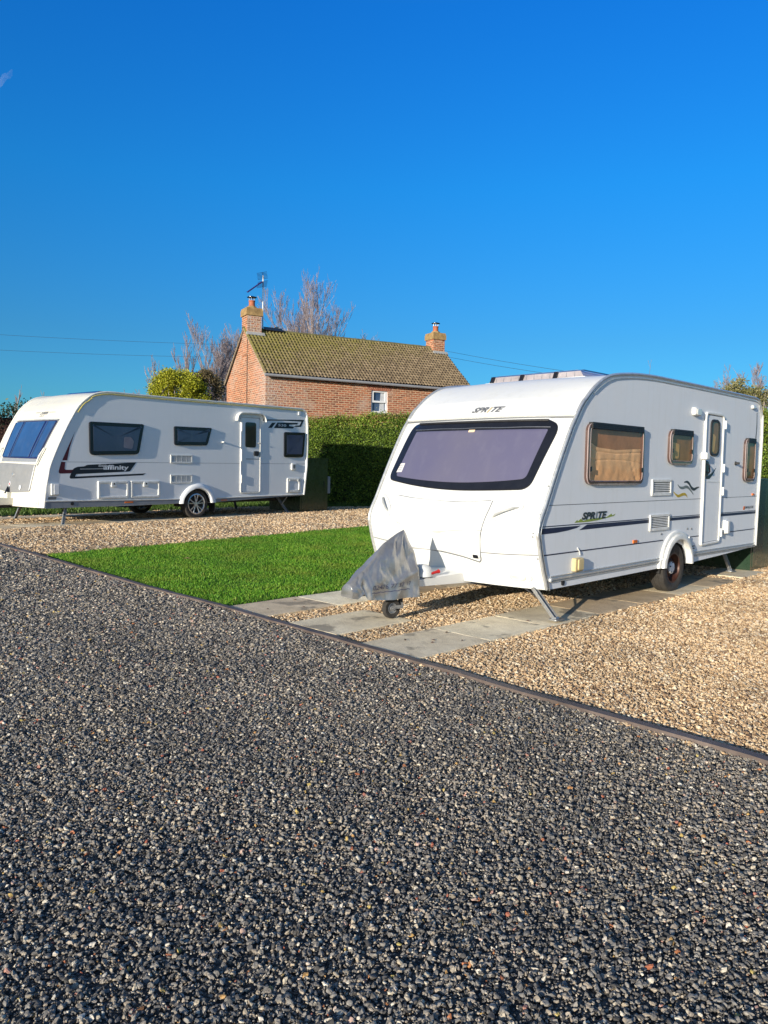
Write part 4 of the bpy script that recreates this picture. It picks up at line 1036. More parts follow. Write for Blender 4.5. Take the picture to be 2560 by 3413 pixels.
    tp.build('blue_edge', M['bluepane'], fr)
    for k in range(11):
        rb = MB(); y = w0+.12+k*(w1-w0-.24)/10; rb.tube([(s0+.003, y, zr+.03), (s0+.045, y+.02, zr+.09)], .004, 4); rb.build('rib', M['greyplastic'], fr)
    for y in (w0+.38, w0+.86, w0+1.30):
        k_ = MB(); k_.box((s0+.012, y, zr+.055), (.03, .05, .085), Matrix.Rotation(.45, 3, 'Y')); k_.build('catch', M['black'], fr, smooth_=False)
    mb = MB(); mb.lathe([(0, .14), (.10, .135), (.14, .12), (.15, .09), (.15, 0)], (-.35, 1.55, 2.58), 'z', 20); mb.build('roof_vent', M['trim'], root)
    return root, S
near, SH1 = near_caravan()

# ---- silver cover draped over the hitch (a thing of its own)
def hitch_cover():
    o = empty('hitch_cover', W1, A1, 'crumpled silver fabric cover with faded phone number, draped over the nearer caravan hitch', 'cover')
    tops = [(-4.36, .40), (-4.30, .445), (-4.18, .525), (-4.05, .62), (-3.93, .725), (-3.895, .752), (-3.80, .80), (-3.70, .845), (-3.62, .872), (-3.585, .835), (-3.545, .76), (-3.50, .68), (-3.475, .60), (-3.455, .54)]
    bots = [(-4.36, .275), (-4.29, .262), (-4.24, .29), (-4.20, .31), (-4.14, .25), (-4.0, .235), (-3.8, .222), (-3.6, .222), (-3.455, .218)]
    hws = [(-4.36, .085), (-4.2, .12), (-3.9, .16), (-3.62, .17), (-3.455, .185)]
    def P(s, t, off=0):
        zt = interp(s, *zip(*tops)); zb = interp(s, *zip(*bots)); hw = interp(s, *zip(*hws)); q = abs(t)
        k = smooth((zt-.55)/.3)             # narrow ridge where the cover is pulled up over the jockey wheel handle
        prof = q**(.55+.45*k)
        z = zt-(zt-zb)*q**(1.9-.7*k); w = hw*prof*(1 if t > 0 else -1)
        if q > .6: w *= 1-.10*smooth((q-.6)/.4)+.06*math.sin(s*21)*smooth((q-.7)/.3)
        n = .022*mn.noise(Vector((s*5, z*6, t*1.0)))+.012*(abs(mn.noise(Vector((s*8+z*5, z*4-s*3, t*2))))**.7)+.003*mn.noise(Vector((s*22, z*20, t*3)))
        # long folds running down from the peak
        a = math.atan2(z-.88, s+3.62); d = math.hypot(z-.88, s+3.62)
        n += .026*(abs(math.sin(a*4.2+1.2*mn.noise(Vector((s*3, z*3, 1)))))**.6-.5)*math.exp(-((d-.16)/.12)**2)
        n += .022*math.exp(-((z-.40-.35*(s+3.7))/.025)**2)*smooth((s+4.0)/.2)*(.5 if t > 0 else .2)
        n -= .020*math.exp(-((s+4.17+.25*(z-.3))/.035)**2)*smooth((q-.35)/.4)
        sg = 1 if t > 0 else -1
        if t > 0: s = s-.60*w*smooth((s+4.5)/.5)
        return Vector((s, 1.10-(w+sg*(n*smooth(q/.25)+off)), z+n*.3))
    NS, NT = 110, 60; V = []
    for i in range(NS+1):
        s = -4.36+i*(.905)/NS
        for j in range(NT+1): V.append(P(s, j/NT*2-1))
    Fc = [(i*(NT+1)+j, (i+1)*(NT+1)+j, (i+1)*(NT+1)+j+1, i*(NT+1)+j+1) for i in range(NS) for j in range(NT)]
    Fc += [tuple(range(NT, -1, -1))]
    MB().add(V, Fc).build('cover', M['silver'], o, auto=70)
    def tf(a, b, h):                          # print on the near flank
        zt = interp(a, *zip(*tops)); zb = interp(a, *zip(*bots)); lo, hi = .02, 1.
        for _ in range(22):
            m = (lo+hi)/2
            if P(a, m).z > b: lo = m
            else: hi = m
        return P(a, lo, h)
    faded = simple('faded_blue_print', (.10, .105, .17), .6, var=.5, vs=30)
    for nm, b, x0, wd, hh, z in (('printed_number', '02476', -4.08, .20, .042, .335), ('printed_number', '77 37', -3.845, .18, .038, .338), ('printed_number', '17', -3.625, .05, .036, .342)):
        text(b, tf, wd, x0, z, .004, faded, o, nm, .12, 0, hh)
    mb = MB(); mb.ribbon([(-4.10+i*.03, .308+.004*math.sin(i*2.1)) for i in range(18)], .007, tf, .004); mb.build('printed_line', faded, o, smooth_=False)
    return o
hitch_cover()

# ================================================================== FARTHER CARAVAN
def far_caravan():
    root = empty('touring_caravan', W2, A2, 'farther white caravan on the left with blue front windows and black lettered side band', 'caravan', 'touring caravans parked on gravel plots')
    S = Shell([(-3.575, .345), (-3.562, .45), (-3.538, .656), (-3.515, .80), (-3.486, .94), (-3.445, 1.13), (-3.303, 1.476), (-3.117, 1.866), (-2.971, 2.124), (-2.908, 2.225), (-2.824, 2.338), (-2.718, 2.433), (-2.61, 2.511), (-2.48, 2.565), (-2.259, 2.606)],
              [(-1.942, 2.612), (-1.591, 2.610), (-.8, 2.612), (.734, 2.628), (2.2, 2.642), (3.15, 2.648)],
              [(3.27, 2.64), (3.36, 2.58), (3.41, 2.48), (3.44, 2.2), (3.445, 1.8), (3.43, 1.2), (3.36, .7), (3.33, .47)],
              [(3.30, .455), (2.588, .435), (.46, .357), (.318, .355), (.30, .42), (.25, .52), (.16, .61), (.03, .66), (-.06, .665), (-.18, .65), (-.30, .58), (-.40, .48), (-.44, .40), (-.45, .35), (-.53, .35), (-2, .335)],
              2.3, .12, 2.1, 2.52)
    S.body(M['ivory'], M['side2'], root); F = S.F
    ch = MB()
    for y in (.5, 1.15, 1.8): ch.box((-.1, y, .38), (6.6, .06, .14))
    ch.tube([(-.05, .2, .33), (-.05, 2.1, .33)], .04); ch.box((-.9, 1.2, .30), (.7, .5, .12)); ch.build('chassis', M['dark'], root)
    # grey skirt below the rail (near side)
    for lp in ([(-3.55, .335), (-.50, .355), (-.50, .435), (-3.54, .465)], [(.42, .36), (3.29, .46), (3.29, .475), (.55, .44), (.44, .42)]): mb = MB(); mb.prism(lp, .001, .008, side); mb.build('skirt', M['greyplastic'], root, smooth_=False)
    for q in ([(-3.55, -.01, .475), (-.50, -.01, .445)], [(.50, -.01, .448), (3.31, -.01, .482)]): mb = MB(); mb.tube(q, .014, 6); mb.build('skirt_rail', M['trim'], root)
    for w in (0, -2.3):
        mb = MB(); mb.tube([(a-(.008 if z < 2.3 and a < 0 else 0), -w, z+.006) for a, z in S.top], .018, 8); mb.build('awning_rail', M['trim'], root)
    mb = MB(); tp = [p for p in S.top if p[1] > 2.18 and p[0] < 3.3]
    mb.tube([(a+(.035 if z < 2.5 else 0), -.016, z-(.035 if z >= 2.4 else .02)) for a, z in tp], .011, 6); mb.build('yellow_trim', M['yellowtrim'], root)
    mb = MB(); mb.tube([(3.40, -.004, 2.5), (3.425, -.004, 2.2), (3.43, -.004, 1.8), (3.415, -.004, 1.2), (3.345, -.004, .7), (3.315, -.004, .47)], .034, 8); mb.build('corner_trim', M['trim'], root)
    # front: recessed window bank
    rec = rpoly([(-1.92, 2.045), (-.30, 2.045), (-.37, 1.20), (-1.80, 1.20)], .03, 4, .07)
    MB().patch(rec, F, -.002, .004, 0, 6).build('window_recess', M['greyplastic'], root)
    lo = rpoly([(-1.89, 2.005), (-.325, 2.005), (-.395, 1.26), (-1.78, 1.275)], .04, 4, .07)
    fw = MB().patch(lo, F, 0, .022, .006, 8).build('front_window', M['bluedark'], root)
    for k, (a, b, c, d) in enumerate([(-1.875, -1.49, -1.475, -1.77), (-1.44, -.66, -.69, -1.425), (-.60, -.335, -.405, -.64)]):
        p = rpoly([(a, 1.985), (b, 1.985), (c, 1.285), (d, 1.285)], .03, 4, .07)
        pm = MB().patch(p, F, .015, .040, .010, 6).build('pane', M['bluepane'], fw)
        gb = MB()
        gb.tube([F(a+.05+(d-a)*t+.0, 1.97-.67*t, .044) for t in (0, .33, .66, 1)], .006, 5); gb.build('stay', M['indigo'], fw)
    mb = MB(); mb.tube([F(-1.88+i*1.56/16, 2.012, .03) for i in range(17)], .010, 6); mb.build('hinge_strip', M['alu'], fw)
    # locker
    lk = rpoly([(-1.80, 1.175), (-1.1, 1.165), (-.39, 1.15), (-.43, .64), (-1.1, .595), (-1.76, .66)], [.03, .3, .03, .05, .3, .05], 5, .07)
    lid = MB().patch(lk, F, 0, .016, .006, 6).build('gas_locker_lid', M['lockergrey'], root)
    MB().ribbon([(-.41, 1.13), (-.445, .66)], .02, F, .022).build('lid_edge', M['letter_white'], lid, smooth_=False)
    p = [(-1.10+.055*math.cos(2*math.pi*k/24), .955+.055*math.sin(2*math.pi*k/24)) for k in range(24)]
    e = MB().patch(p, F, .012, .022, .004, 2).build('badge', M['lockergrey'], lid)
    MB().patch([(a*.72-1.10*.72+1.10*0-1.10*.0-.0+(-1.10)*0, b) for a, b in p][:0] or [(-1.10+.03*math.cos(2*math.pi*k/5+1.57)*(1 if k % 1 == 0 else .5), .955+.03*math.sin(2*math.pi*k/5+1.57)) for k in range(5)], F, .02, .027, .002, 1).build('emblem', M['steel'], e)
    for w in (-.73, -1.56):
        MB().patch([(w+.032*math.cos(2*math.pi*k/16), .705+.05*math.sin(2*math.pi*k/16)) for k in range(16)], F, .014, .04, .01, 2).build('lid_catch', M['letter_white'], lid)
    d = decal('warning_diamond', [(-1.15, .83), (-1.11, .765), (-1.15, .70), (-1.19, .765)], M['letter_white'], lid, F, .024, 0)
    decal('red_mark', [(-1.15, .795), (-1.13, .765), (-1.15, .735), (-1.17, .765)], M['red'], lid, F, .026, 0)
    # grab handles
    for s_ in (1, -1):
        cw = -.30 if s_ == 1 else -1.98
        h = MB(); h.tube([F(cw+.02*s_, 1.47, .0), F(cw+.0, 1.45, .04), F(cw-.03*s_, 1.30, .055), F(cw-.05*s_, 1.16, .04), F(cw-.05*s_, 1.13, .0)], .016, 8); h.build('grab_handle', M['cream'] if False else M['trim'], root)
    # fog lights
    for w0 in (-.25, -2.05):
        p = rpoly([(w0-.23, .44), (w0-.02, .53), (w0+.10, .53), (w0+.10, .38), (w0-.05, .37)], .03, 3, .08)
        fl = MB().patch(p, F, 0, .012, .006, 2).build('light_pod', M['ivory'], root)
        MB().patch([(w0+.01+.05*math.cos(2*math.pi*k/18), .44+.05*math.sin(2*math.pi*k/18)) for k in range(18)], F, .01, .02, .005, 2).build('lens', M['lens'], fl)
    # lettering on the roof cap
    text('Elddis', F, .27, -1.08, 2.14, .006, M['letter_grey'], root, 'lettering', .3, .004, .085)
    text('AFFINITY', F, .19, -1.06, 2.095, .006, M['letter_grey'], root, 'lettering', .3, 0, .028)
    for q0, q1 in ((-1.30, -1.12), (-.78, -.58)): mb = MB(); mb.ribbon([(q0, 2.185), (q1, 2.185)], .008, F, .006); mb.build('pinstripe', M['letter_grey'], root, smooth_=False)
    # drawbar
    mb = MB(); mb.box((-3.95, 1.13, .435), (.75, .30, .13)); mb.box((-3.70, 1.13, .55), (.10, .12, .12)); mb.build('drawbar_fairing', M['ivory'], root, smooth_=False)
    mb = MB(); mb.box((-3.9, 1.13, .34), (1.3, .08, .07)); mb.tube([(-4.2, 1.0, .34), (-4.2, 1.0, .1)], .03); mb.build('drawbar', M['dark'], root, smooth_=False)
    mb = MB(); mb.tube([(-3.72, 1.15, .58), (-3.70, 1.14, .72)], [.05, .012], 10); mb.build('handbrake_gaiter', M['black'], root)
    # side panel joint
    jt = MB(); jt.ribbon([(-3.16, 1.215), (1.17, 1.245)], .006, side, .0012); jt.ribbon([(1.84, 1.25), (3.40, 1.262)], .006, side, .0012); jt.build('panel_joint', M['groove2'], root, smooth_=False)
    # graphics
    decal('maroon_flash', [(-2.953, 1.80), (-3.06, 1.50), (-3.115, 1.245), (-3.215, 1.245), (-3.12, 1.45)], M['decal_red'], root, r=0)
    decal('maroon_flash', rpoly([(-3.235, 1.215), (-3.155, 1.215), (-3.17, 1.066), (-2.97, 1.066), (-3.04, 1.0), (-3.30, .99)], [0, 0, .03, 0, 0, .06], 4), M['decal_red'], root, r=0)
    bk = M['decal_black']
    decal('black_band', rpoly([(-2.99, 1.09), (-2.90, 1.125), (-2.76, 1.135), (-2.70, 1.165), (-2.1, 1.20), (-1.60, 1.232), (-1.76, 1.04), (-2.93, .985), (-2.96, .935), (-1.375, 1.003), (-1.45, .965), (-3.06, .895), (-3.07, .93)], [.03, 0, .02, .02, 0, 0, .02, .01, .01, 0, 0, .03, .03], 3), bk, root, r=0)
    decal('band_slit', [(-2.85, 1.085), (-2.35, 1.095), (-2.35, 1.088), (-2.85, 1.077)], M['letter_white'], root, r=0, h=.004)
    text('affinity', side, .58, -2.36, 1.045, .005, M['letter_white'], root, 'lettering', .05, .03, .125)
    text('Elddis', side, .20, -2.46, 1.13, .005, M['letter_white'], root, 'lettering', .1, .02, .045)
    decal('black_band', rpoly([(1.90, 2.315), (3.31, 2.385), (3.20, 2.20), (2.95, 2.19), (3.01, 2.225), (3.15, 2.235), (3.22, 2.335), (2.60, 2.325), (1.90, 2.285)], [0, .02, .02, 0, 0, 0, 0, 0, 0], 3), bk, root, r=0)
    decal('black_band', rpoly([(2.38, 2.265), (3.10, 2.30), (3.06, 2.255), (2.78, 2.235), (2.78, 2.20), (2.96, 2.19), (2.92, 2.145), (2.26, 2.125)], .01, 2), bk, root, r=0)
    decal('black_band', [(2.20, 2.25), (2.32, 2.258), (2.19, 2.125), (2.07, 2.12)], bk, root, r=0)
    text('530', side, .28, 2.40, 2.175, .005, M['letter_white'], root, 'lettering', .05, .02, .06)
    # windows
    def win(pts, r, name='side_window'):
        lo = rpoly(pts, r, 5, .15)
        o = MB().patch(lo, side, 0, .035, .008, 3).build(name, M['black'], root)
        MB().patch(inset(lo, .075), side, .03, .0365, .001, 3).build('pane', M['indigo'], o); return o
    w1 = win([(-2.655, 1.355), (-1.555, 1.395), (-1.43, 2.02), (-2.665, 2.01)], [.10, .09, .05, .05])
    # folded blind edge seen behind the first window
    MB().patch(rpoly([(-1.92, 1.52), (-1.72, 1.50), (-1.68, 1.66), (-1.75, 1.74), (-1.90, 1.74)], .03), side, .036, .038, 0, 2).build('curtain', simple('grey_curtain', (.16, .17, .22), .8), w1)
    win([(-.67, 1.61), (.21, 1.635), (.335, 2.03), (-.68, 2.02)], [.06, .06, .04, .04]); win([(2.605, 1.42), (3.28, 1.43), (3.34, 2.06), (2.60, 2.045)], [.05, .08, .05, .05])
    # door
    dl = rrect(1.185, .545, 1.825, 2.36, .07, 5, .3)
    door = MB().patch(inset(dl, .03), side, .001, .010, .003, 3).build('door', M['side2'], root)
    MB().ring(dl, .030, side, .001, .024, bev=.006).build('door_frame', M['trim'], door)
    MB().ribbon(inset(dl, .034)+[inset(dl, .034)[0]], .006, side, .0112).build('door_gap', M['groove'], door, smooth_=False)
    dw = MB().patch(rrect(1.335, 1.63, 1.67, 2.22, .06), side, .005, .022, .005, 2).build('door_window', M['darkpane'], door)
    decal('door_line', [(1.36, 1.36), (1.80, 1.365), (1.80, 1.35), (1.36, 1.345)], M['groove2'], door, r=0, h=.0125)
    MB().patch(rrect(1.60, 1.43, 1.76, 1.545, .04), side, .008, .035, .008, 2).build('door_handle', M['dark'], door)
    h_ = MB(); h_.tube([(1.73, -.03, 1.74), (1.82, -.03, 1.74)], .010, 6); h_.build('door_retainer', M['trim'], door)
    h_ = MB(); h_.tube([(1.21, -.026, 1.30), (1.21, -.026, 1.58)], .016, 8); h_.build('hinge', M['trim'], door)
    h_ = MB(); h_.tube([(1.21, -.026, .78), (1.21, -.026, .98)], .016, 8); h_.build('hinge', M['trim'], door)
    h_ = MB(); h_.tube([(1.21, -.026, 2.0), (1.21, -.026, 2.2)], .016, 8); h_.build('hinge', M['trim'], door)
    cn = MB(); arc = catmull([(1.04, 2.26), (1.07, 2.36), (1.16, 2.425), (1.3, 2.44), (1.70, 2.45), (1.84, 2.43), (1.91, 2.36), (1.94, 2.27)], 4)
    V = []
    for a, z in arc: V += [(a, 0, z+.012), (a, -.045, z+.022), (a, -.095, z+.002), (a, -.095, z-.022), (a, 0, z-.020)]
    cn.add(V, [(i*5+k, (i+1)*5+k, (i+1)*5+(k+1) % 5, i*5+(k+1) % 5) for i in range(len(arc)-1) for k in range(5)]+[(4, 3, 2, 1, 0), tuple((len(arc)-1)*5+k for k in range(5))])
    cn.build('door_canopy', M['trim'], root, auto=50)
    # vents and hatches
    vent(-.765, 1.225, -.19, 1.41, 5, root, True, M['dark']); vent(-.765, .79, -.19, .98, 5, root, True, M['dark'])
    for a0, a1 in ((-2.485, -1.79), (-1.745, -1.035)):
        h = MB().ring(rrect(a0, .49, a1, .85, .035), .055, side, 0, .03, bev=.012).build('service_hatch', M['trim'], root)
        MB().patch(rrect(a0+.05, .54, a1-.05, .80, .02), side, 0, .012, .004, 2).build('hatch_lid', M['side2'], h)
        MB().patch(rrect((a0+a1)/2-.06, .725, (a0+a1)/2+.06, .83, .03), side, .01, .042, .008, 2).build('hatch_lock', M['trim'], h)
        MB().patch([((a0+a1)/2+.018*math.cos(k*math.pi/6), .79+.018*math.sin(k*math.pi/6)) for k in range(12)], side, .04, .045, 0, 1).build('keyhole', M['dark'], h)
    h = MB().ring(rrect(2.72, .53, 3.19, .90, .03), .07, side, 0, .03, bev=.012).build('toilet_hatch', M['trim'], root)
    MB().patch(rrect(2.78, .59, 3.13, .84, .02), side, 0, .014, .004, 2).build('hatch_lid', M['side2'], h)
    for a in (2.80, 3.09): MB().patch([(a+.02*math.cos(k*math.pi/6), .84+.025*math.sin(k*math.pi/6)) for k in range(12)], side, .02, .042, .004, 1).build('hatch_lock', M['trim'], h)
    f = plate('flue_cover', rrect(2.86, 1.10, 3.03, 1.27, .035), side, 0, .035, M['trim'], root, bev=.01); plate('grille', rrect(2.90, 1.14, 2.98, 1.24, .02), side, .03, .038, M['groove2'], f)
    b = plate('socket_box', rrect(-3.455, .585, -3.30, .805, .012), side, 0, .05, M['trim'], root, bev=.008); plate('flap', rrect(-3.41, .60, -3.31, .79, .01), side, .048, .056, M['side2'], b)
    plate('vent_strip', rrect(-3.50, .505, -3.34, .55, .01), side, 0, .01, M['groove2'], root)
    plate('corner_lamp', rrect(3.09, 2.49, 3.16, 2.585, .03), side, 0, .03, M['letter_white'], root)
    k_ = MB(); k_.lathe([(.02, 0), (.02, -.03), (.012, -.07), (0, -.07)], (.655, 0, 1.725), n=12); k_.build('door_catch', M['trim'], root)
    am = plate('side_marker', rrect(-1.88, .395, -1.68, .425, .01), side, .006, .016, M['orange'], root); plate('side_marker', rrect(.62, .385, .80, .41, .01), side, .006, .016, M['orange'], root)
    mb = MB(); mb.lathe([(.035, -.006), (.035, -.016), (0, -.014)], (-3.02, 0, .415), n=14); mb.build('jack_socket', M['rubber'], root)
    # spat
    outer = catmull([(-.54, .345), (-.51, .47), (-.42, .60), (-.30, .70), (-.15, .765), (-.02, .785), (.12, .765), (.27, .69), (.38, .58), (.44, .46), (.47, .345)], 4)
    inner = catmull([(-.455, .345), (-.435, .44), (-.36, .545), (-.26, .615), (-.14, .66), (-.03, .672), (.08, .655), (.19, .60), (.27, .52), (.31, .43), (.325, .345)], 4)
    mb = MB(); V = []
    for (a, b_), (c, d_) in zip(outer, inner):
        V += [(a, 0, b_), (a+(c-a)*.06, -.025, b_+(d_-b_)*.06), (a+(c-a)*.5, -.055, b_+(d_-b_)*.5), (a+(c-a)*.95, -.060, b_+(d_-b_)*.95), (c, -.055, d_), (c, .1, d_)]
    mb.add(V, [(i*6+k, (i+1)*6+k, (i+1)*6+k+1, i*6+k+1) for i in range(len(outer)-1) for k in range(5)]); mb.build('wheel_arch', M['side2'], root, auto=50)
    mb = MB(); mb.lathe([(.39, .02), (.39, .30), (.0, .30)], (-.06, 0, .31), n=24, a0=-.1, a1=math.pi+.1); mb.build('wheel_well', M['rubber'], root, recalc=False)
    wheel(root, (-.045, .12, .325), .325, .19, .218, 'alloy'); wheel(root, (-.045, 2.18, .325), .325, .19, .218, 'alloy')
    mf = MB(); mf.box((.46, .12, .27), (.02, .2, .28)); mf.build('mud_flap', M['rubber'], root, smooth_=False)
    leg(root, (-3.10, .10, .36), (-3.17, .08, -.0)); leg(root, (-3.0, 2.0, .36), (-3.1, 2.1, .0)); leg(root, (2.65, .30, .44), (2.93, .15, .0)); leg(root, (2.6, 1.9, .44), (2.9, 2.1, .0))
    mb = MB(); mb.tube([(2.95, .2, .44), (2.72, .2, .22)], .015, 6); mb.build('brace', M['galv'], root)
    # roof items
    mb = MB(); V = [(-2.20, .5, 2.60), (-1.05, .5, 2.62), (-1.05, 1.8, 2.62), (-2.20, 1.8, 2.60), (-2.10, .57, 2.675), (-1.15, .57, 2.695), (-1.15, 1.73, 2.695), (-2.10, 1.73, 2.675)]
    mb.add(V, [(0, 1, 5, 4), (1, 2, 6, 5), (2, 3, 7, 6), (3, 0, 4, 7), (4, 5, 6, 7)]); mb.build('roof_light', M['bluepane'], root, smooth_=False)
    mb = MB(); mb.tube([(-.62, .7, 2.60), (-.30, .7, 2.98)], .007, 5); mb.build('roof_aerial', M['dark'], root)
    for c0, d0 in (((.35, .9, 2.655), (.75, .6, .055)), ((1.7, 1.0, 2.67), (.5, .5, .04))): mb = MB(); mb.box(c0, d0); mb.build('roof_vent', M['trim'], root, smooth_=False)
    return root, S
far, SH2 = far_caravan()

# ================================================================== UTILITY CABINETS BEHIND THE CARAVANS
def cabinet(frame, s0, s1, w0, w1, hgt, label, meter=True):
    fr, ax = (at1, A1) if frame == 1 else (at2, A2)
    o = empty('utility_cabinet', fr(s0, w1), ax, label, 'cabinet', 'green cabinets at the backs of the plots')
    ln, wd = s1-s0, w1-w0
    mb = MB(); mb.box((ln/2, wd/2, hgt/2+.01), (ln, wd, hgt-.02)); b = mb.build('body', M['boxgreen'], o, smooth_=False)
    mb = MB(); mb.box((ln/2, wd/2, hgt+.012), (ln+.03, wd+.03, .024)); mb.build('lid', M['boxgreen'], o, smooth_=False)
    mb = MB(); mb.box((ln*.5, -.004, hgt*.48), (ln*.9, .008, hgt*.86)); d = mb.build('door', M['boxgreen'], o, smooth_=False)
    mb = MB(); mb.tube([(ln*.85, -.014, hgt*.45), (ln*.85, -.03, hgt*.47), (ln*.85, -.03, hgt*.55), (ln*.85, -.014, hgt*.57)], .008, 6); mb.build('handle', M['dark'], d)
    if meter:
        mb = MB(); mb.box((ln+.085, .16, .70), (.15, .22, .46)); mb.build('socket_box', M['greymeter'], o, smooth_=False)
        mb = MB(); mb.tube([(ln+.03, .16, .47), (ln+.03, .16, 0.0)], .016, 6); mb.build('cable', M['dark'], o)
    return o
cabinet(2, 3.50, 4.56, -1.45, -.30, 1.40, 'dark green cabinet with grey socket box, behind the farther caravan rear')
cabinet(1, 2.96, 4.2, -1.5, -.10, 1.38, 'dark green cabinet behind the nearer caravan rear, at the right edge', False)

# ================================================================== HOUSE
HA = Vector((math.sin(R(61)), math.cos(R(61)), 0)); HC = Vector((-4.36, 28.0, .25))
def house():
    root = empty('brick_house', HC, HA, 'old red brick house with a mossy tiled roof and two chimneys behind the hedge', 'house')
    Ln, Dp, ev, rg_ = 8.95, 4.6, 4.47, 6.40; yr = Dp/2
    t = .26
    mb = MB()
    # front wall with window opening
    wx0, wx1, wz0, wz1 = 4.33, 5.07, 3.32, 4.17
    xs = [0, wx0, wx1, Ln]; zs = [0, wz0, wz1, ev]
    V = [(x, 0, z) for z in zs for x in xs]; Fc = [(i+4*j, i+1+4*j, i+5+4*j, i+4+4*j) for j in range(3) for i in range(3) if not (i == 1 and j == 1)]
    mb.add(V, Fc)
    mb.add([(wx0, 0, wz0), (wx1, 0, wz0), (wx1, 0, wz1), (wx0, 0, wz1), (wx0, .12, wz0), (wx1, .12, wz0), (wx1, .12, wz1), (wx0, .12, wz1)], [(0, 1, 5, 4), (1, 2, 6, 5), (2, 3, 7, 6), (3, 0, 4, 7)])
    for x in (0, Ln): mb.add([(x, 0, 0), (x, Dp, 0), (x, Dp, ev), (x, yr, rg_), (x, 0, ev)], [(0, 1, 2, 3, 4)])
    mb.add([(0, Dp, 0), (Ln, Dp, 0), (Ln, Dp, ev), (0, Dp, ev)], [(3, 2, 1, 0)])
    wall = mb.build('wall', M['brick'], root, smooth_=False, recalc=False, uv=True)
    # brick arch over the window (voussoirs) and sill
    ar = MB()
    for k in range(11):
        x = wx0-.06+k*(wx1-wx0+.12)/10; l = (k-5)*.035
        ar.add([(x-.03, -.006, wz1+.0), (x+.03, -.006, wz1), (x+.033+l, -.006, wz1+.24), (x-.033+l, -.006, wz1+.24), (x-.03, .0, wz1+.0), (x+.03, .0, wz1), (x+.033+l, .0, wz1+.24), (x-.033+l, .0, wz1+.24)], [(0, 1, 2, 3), (0, 4, 5, 1), (1, 5, 6, 2), (2, 6, 7, 3), (3, 7, 4, 0)])
    ar.build('brick_arch', simple('soldier_bricks', (.36, .13, .08), .9, var=.5, vs=9), wall, smooth_=False)
    s = MB(); s.box(((wx0+wx1)/2, -.02, wz0-.035), (wx1-wx0+.16, .18, .06)); s.build('sill', M['lead'], wall, smooth_=False)
    # sash window
    w = MB()
    def bar(x0, z0, x1, z1, y=.07, d=.06): w.box(((x0+x1)/2, y, (z0+z1)/2), (x1-x0, d, z1-z0))
    bar(wx0, wz0, wx0+.07, wz1); bar(wx1-.07, wz0, wx1, wz1); bar(wx0+.07, wz0, wx1-.07, wz0+.06); bar(wx0+.07, wz1-.06, wx1-.07, wz1); bar(wx0+.07, (wz0+wz1)/2-.035, wx1-.07, (wz0+wz1)/2+.035, .06)
    bar(wx0+.07, (wz0+wz1)/2+.035, wx0+.12, wz1-.06, .06, .05); bar(wx1-.12, (wz0+wz1)/2+.035, wx1-.07, wz1-.06, .06, .05)
    wo = w.build('window', M['upvc'], root, smooth_=False)
    g = MB(); g.add([(wx0+.02, .10, wz0+.02), (wx1-.02, .10, wz0+.02), (wx1-.02, .10, wz1-.02), (wx0+.02, .10, wz1-.02)], [(0, 1, 2, 3)]); g.build('pane', blindpane('window_reflection', (.02, .05, .12), (.10, .14, .22), .04), wo, smooth_=False)
    c = MB()
    V = []
    for i in range(13):
        x = wx1-.12-i*.018; V += [(x, .094+.004*math.sin(i*2.2), wz0+.07), (x-.0+.06*(i/12)**2, .094+.004*math.sin(i*2.2), wz1-.07)]
    c.add(V, [(2*i, 2*i+1, 2*i+3, 2*i+2) for i in range(12)]); c.build('net_curtain', simple('net_curtain', (.5, .52, .55), .8), wo)
    # roof: interlocking tiles as real relief
    def slope(y0, z0, y1, z1, sgn):
        rows = 17; cols = 66; sub = 6; x0, x1 = -.10, Ln+.10
        Lx = (x1-x0); n = Vector((0, -(z1-z0), (y1-y0))).normalized()
        if n.z < 0: n = -n
        V = []; A = []; F_ = []; nx = cols*sub
        prof = [-.012, .006, .030, .042, .034, .010]
        for r in range(rows):
            for e in (0, 1):
                tt = (r+e)/rows
                for i in range(nx+1):
                    k = i % sub; j = i//sub
                    jit = .006*mn.noise(Vector((j*1.7, r*2.3, sgn*5)))+.02*mn.noise(Vector((i*.02, r*.2, 3)))
                    p = Vector((x0+Lx*i/nx, y0+(y1-y0)*tt, z0+(z1-z0)*tt))+n*(prof[k]+jit+(.045 if e == 0 else .0)+.02)
                    V.append(p)
        m = nx+1
        for r in range(rows):
            b = r*2*m
            for i in range(nx):
                F_.append((b+i, b+i+1, b+m+i+1, b+m+i)); A.append(random.Random((i//sub)*97+r*13).random())
                if r < rows-1: F_.append((b+m+i, b+m+i+1, b+2*m+i+1, b+2*m+i)); A.append(.1)
        # lower edge face
        return V, F_, A
    V1, F1, A_1 = slope(-.14, ev-.02, yr, rg_+.02, 1); V2, F2, A_2 = slope(Dp+.14, ev-.02, yr, rg_+.02, -1)
    V = np.array([tuple(p) for p in V1+V2]); Fq = np.array(F1+[tuple(i+len(V1) for i in f) for f in F2])
    roof = npmesh('roof', V, Fq, M['tile'], root, np.array(A_1+A_2))
    # under-slab to stop light
    us = MB(); us.add([(-.08, -.12, ev-.04), (Ln+.08, -.12, ev-.04), (Ln+.08, yr, rg_), (-.08, yr, rg_), (Ln+.08, Dp+.12, ev-.04), (-.08, Dp+.12, ev-.04)], [(0, 1, 2, 3), (3, 2, 4, 5)]); us.build('roof_underlay', M['dark'], root, smooth_=False)
    rd = MB()
    n = 24
    for k in range(n):
        xa, xb = -.1+k*(Ln+.2)/n, -.1+(k+1)*(Ln+.2)/n-.006; zz = rg_+.045+.008*random.random()
        rd.lathe([(.085, 0), (.085, xb-xa)], (xa, yr, zz-.02), 'x', 10, 0, math.pi)
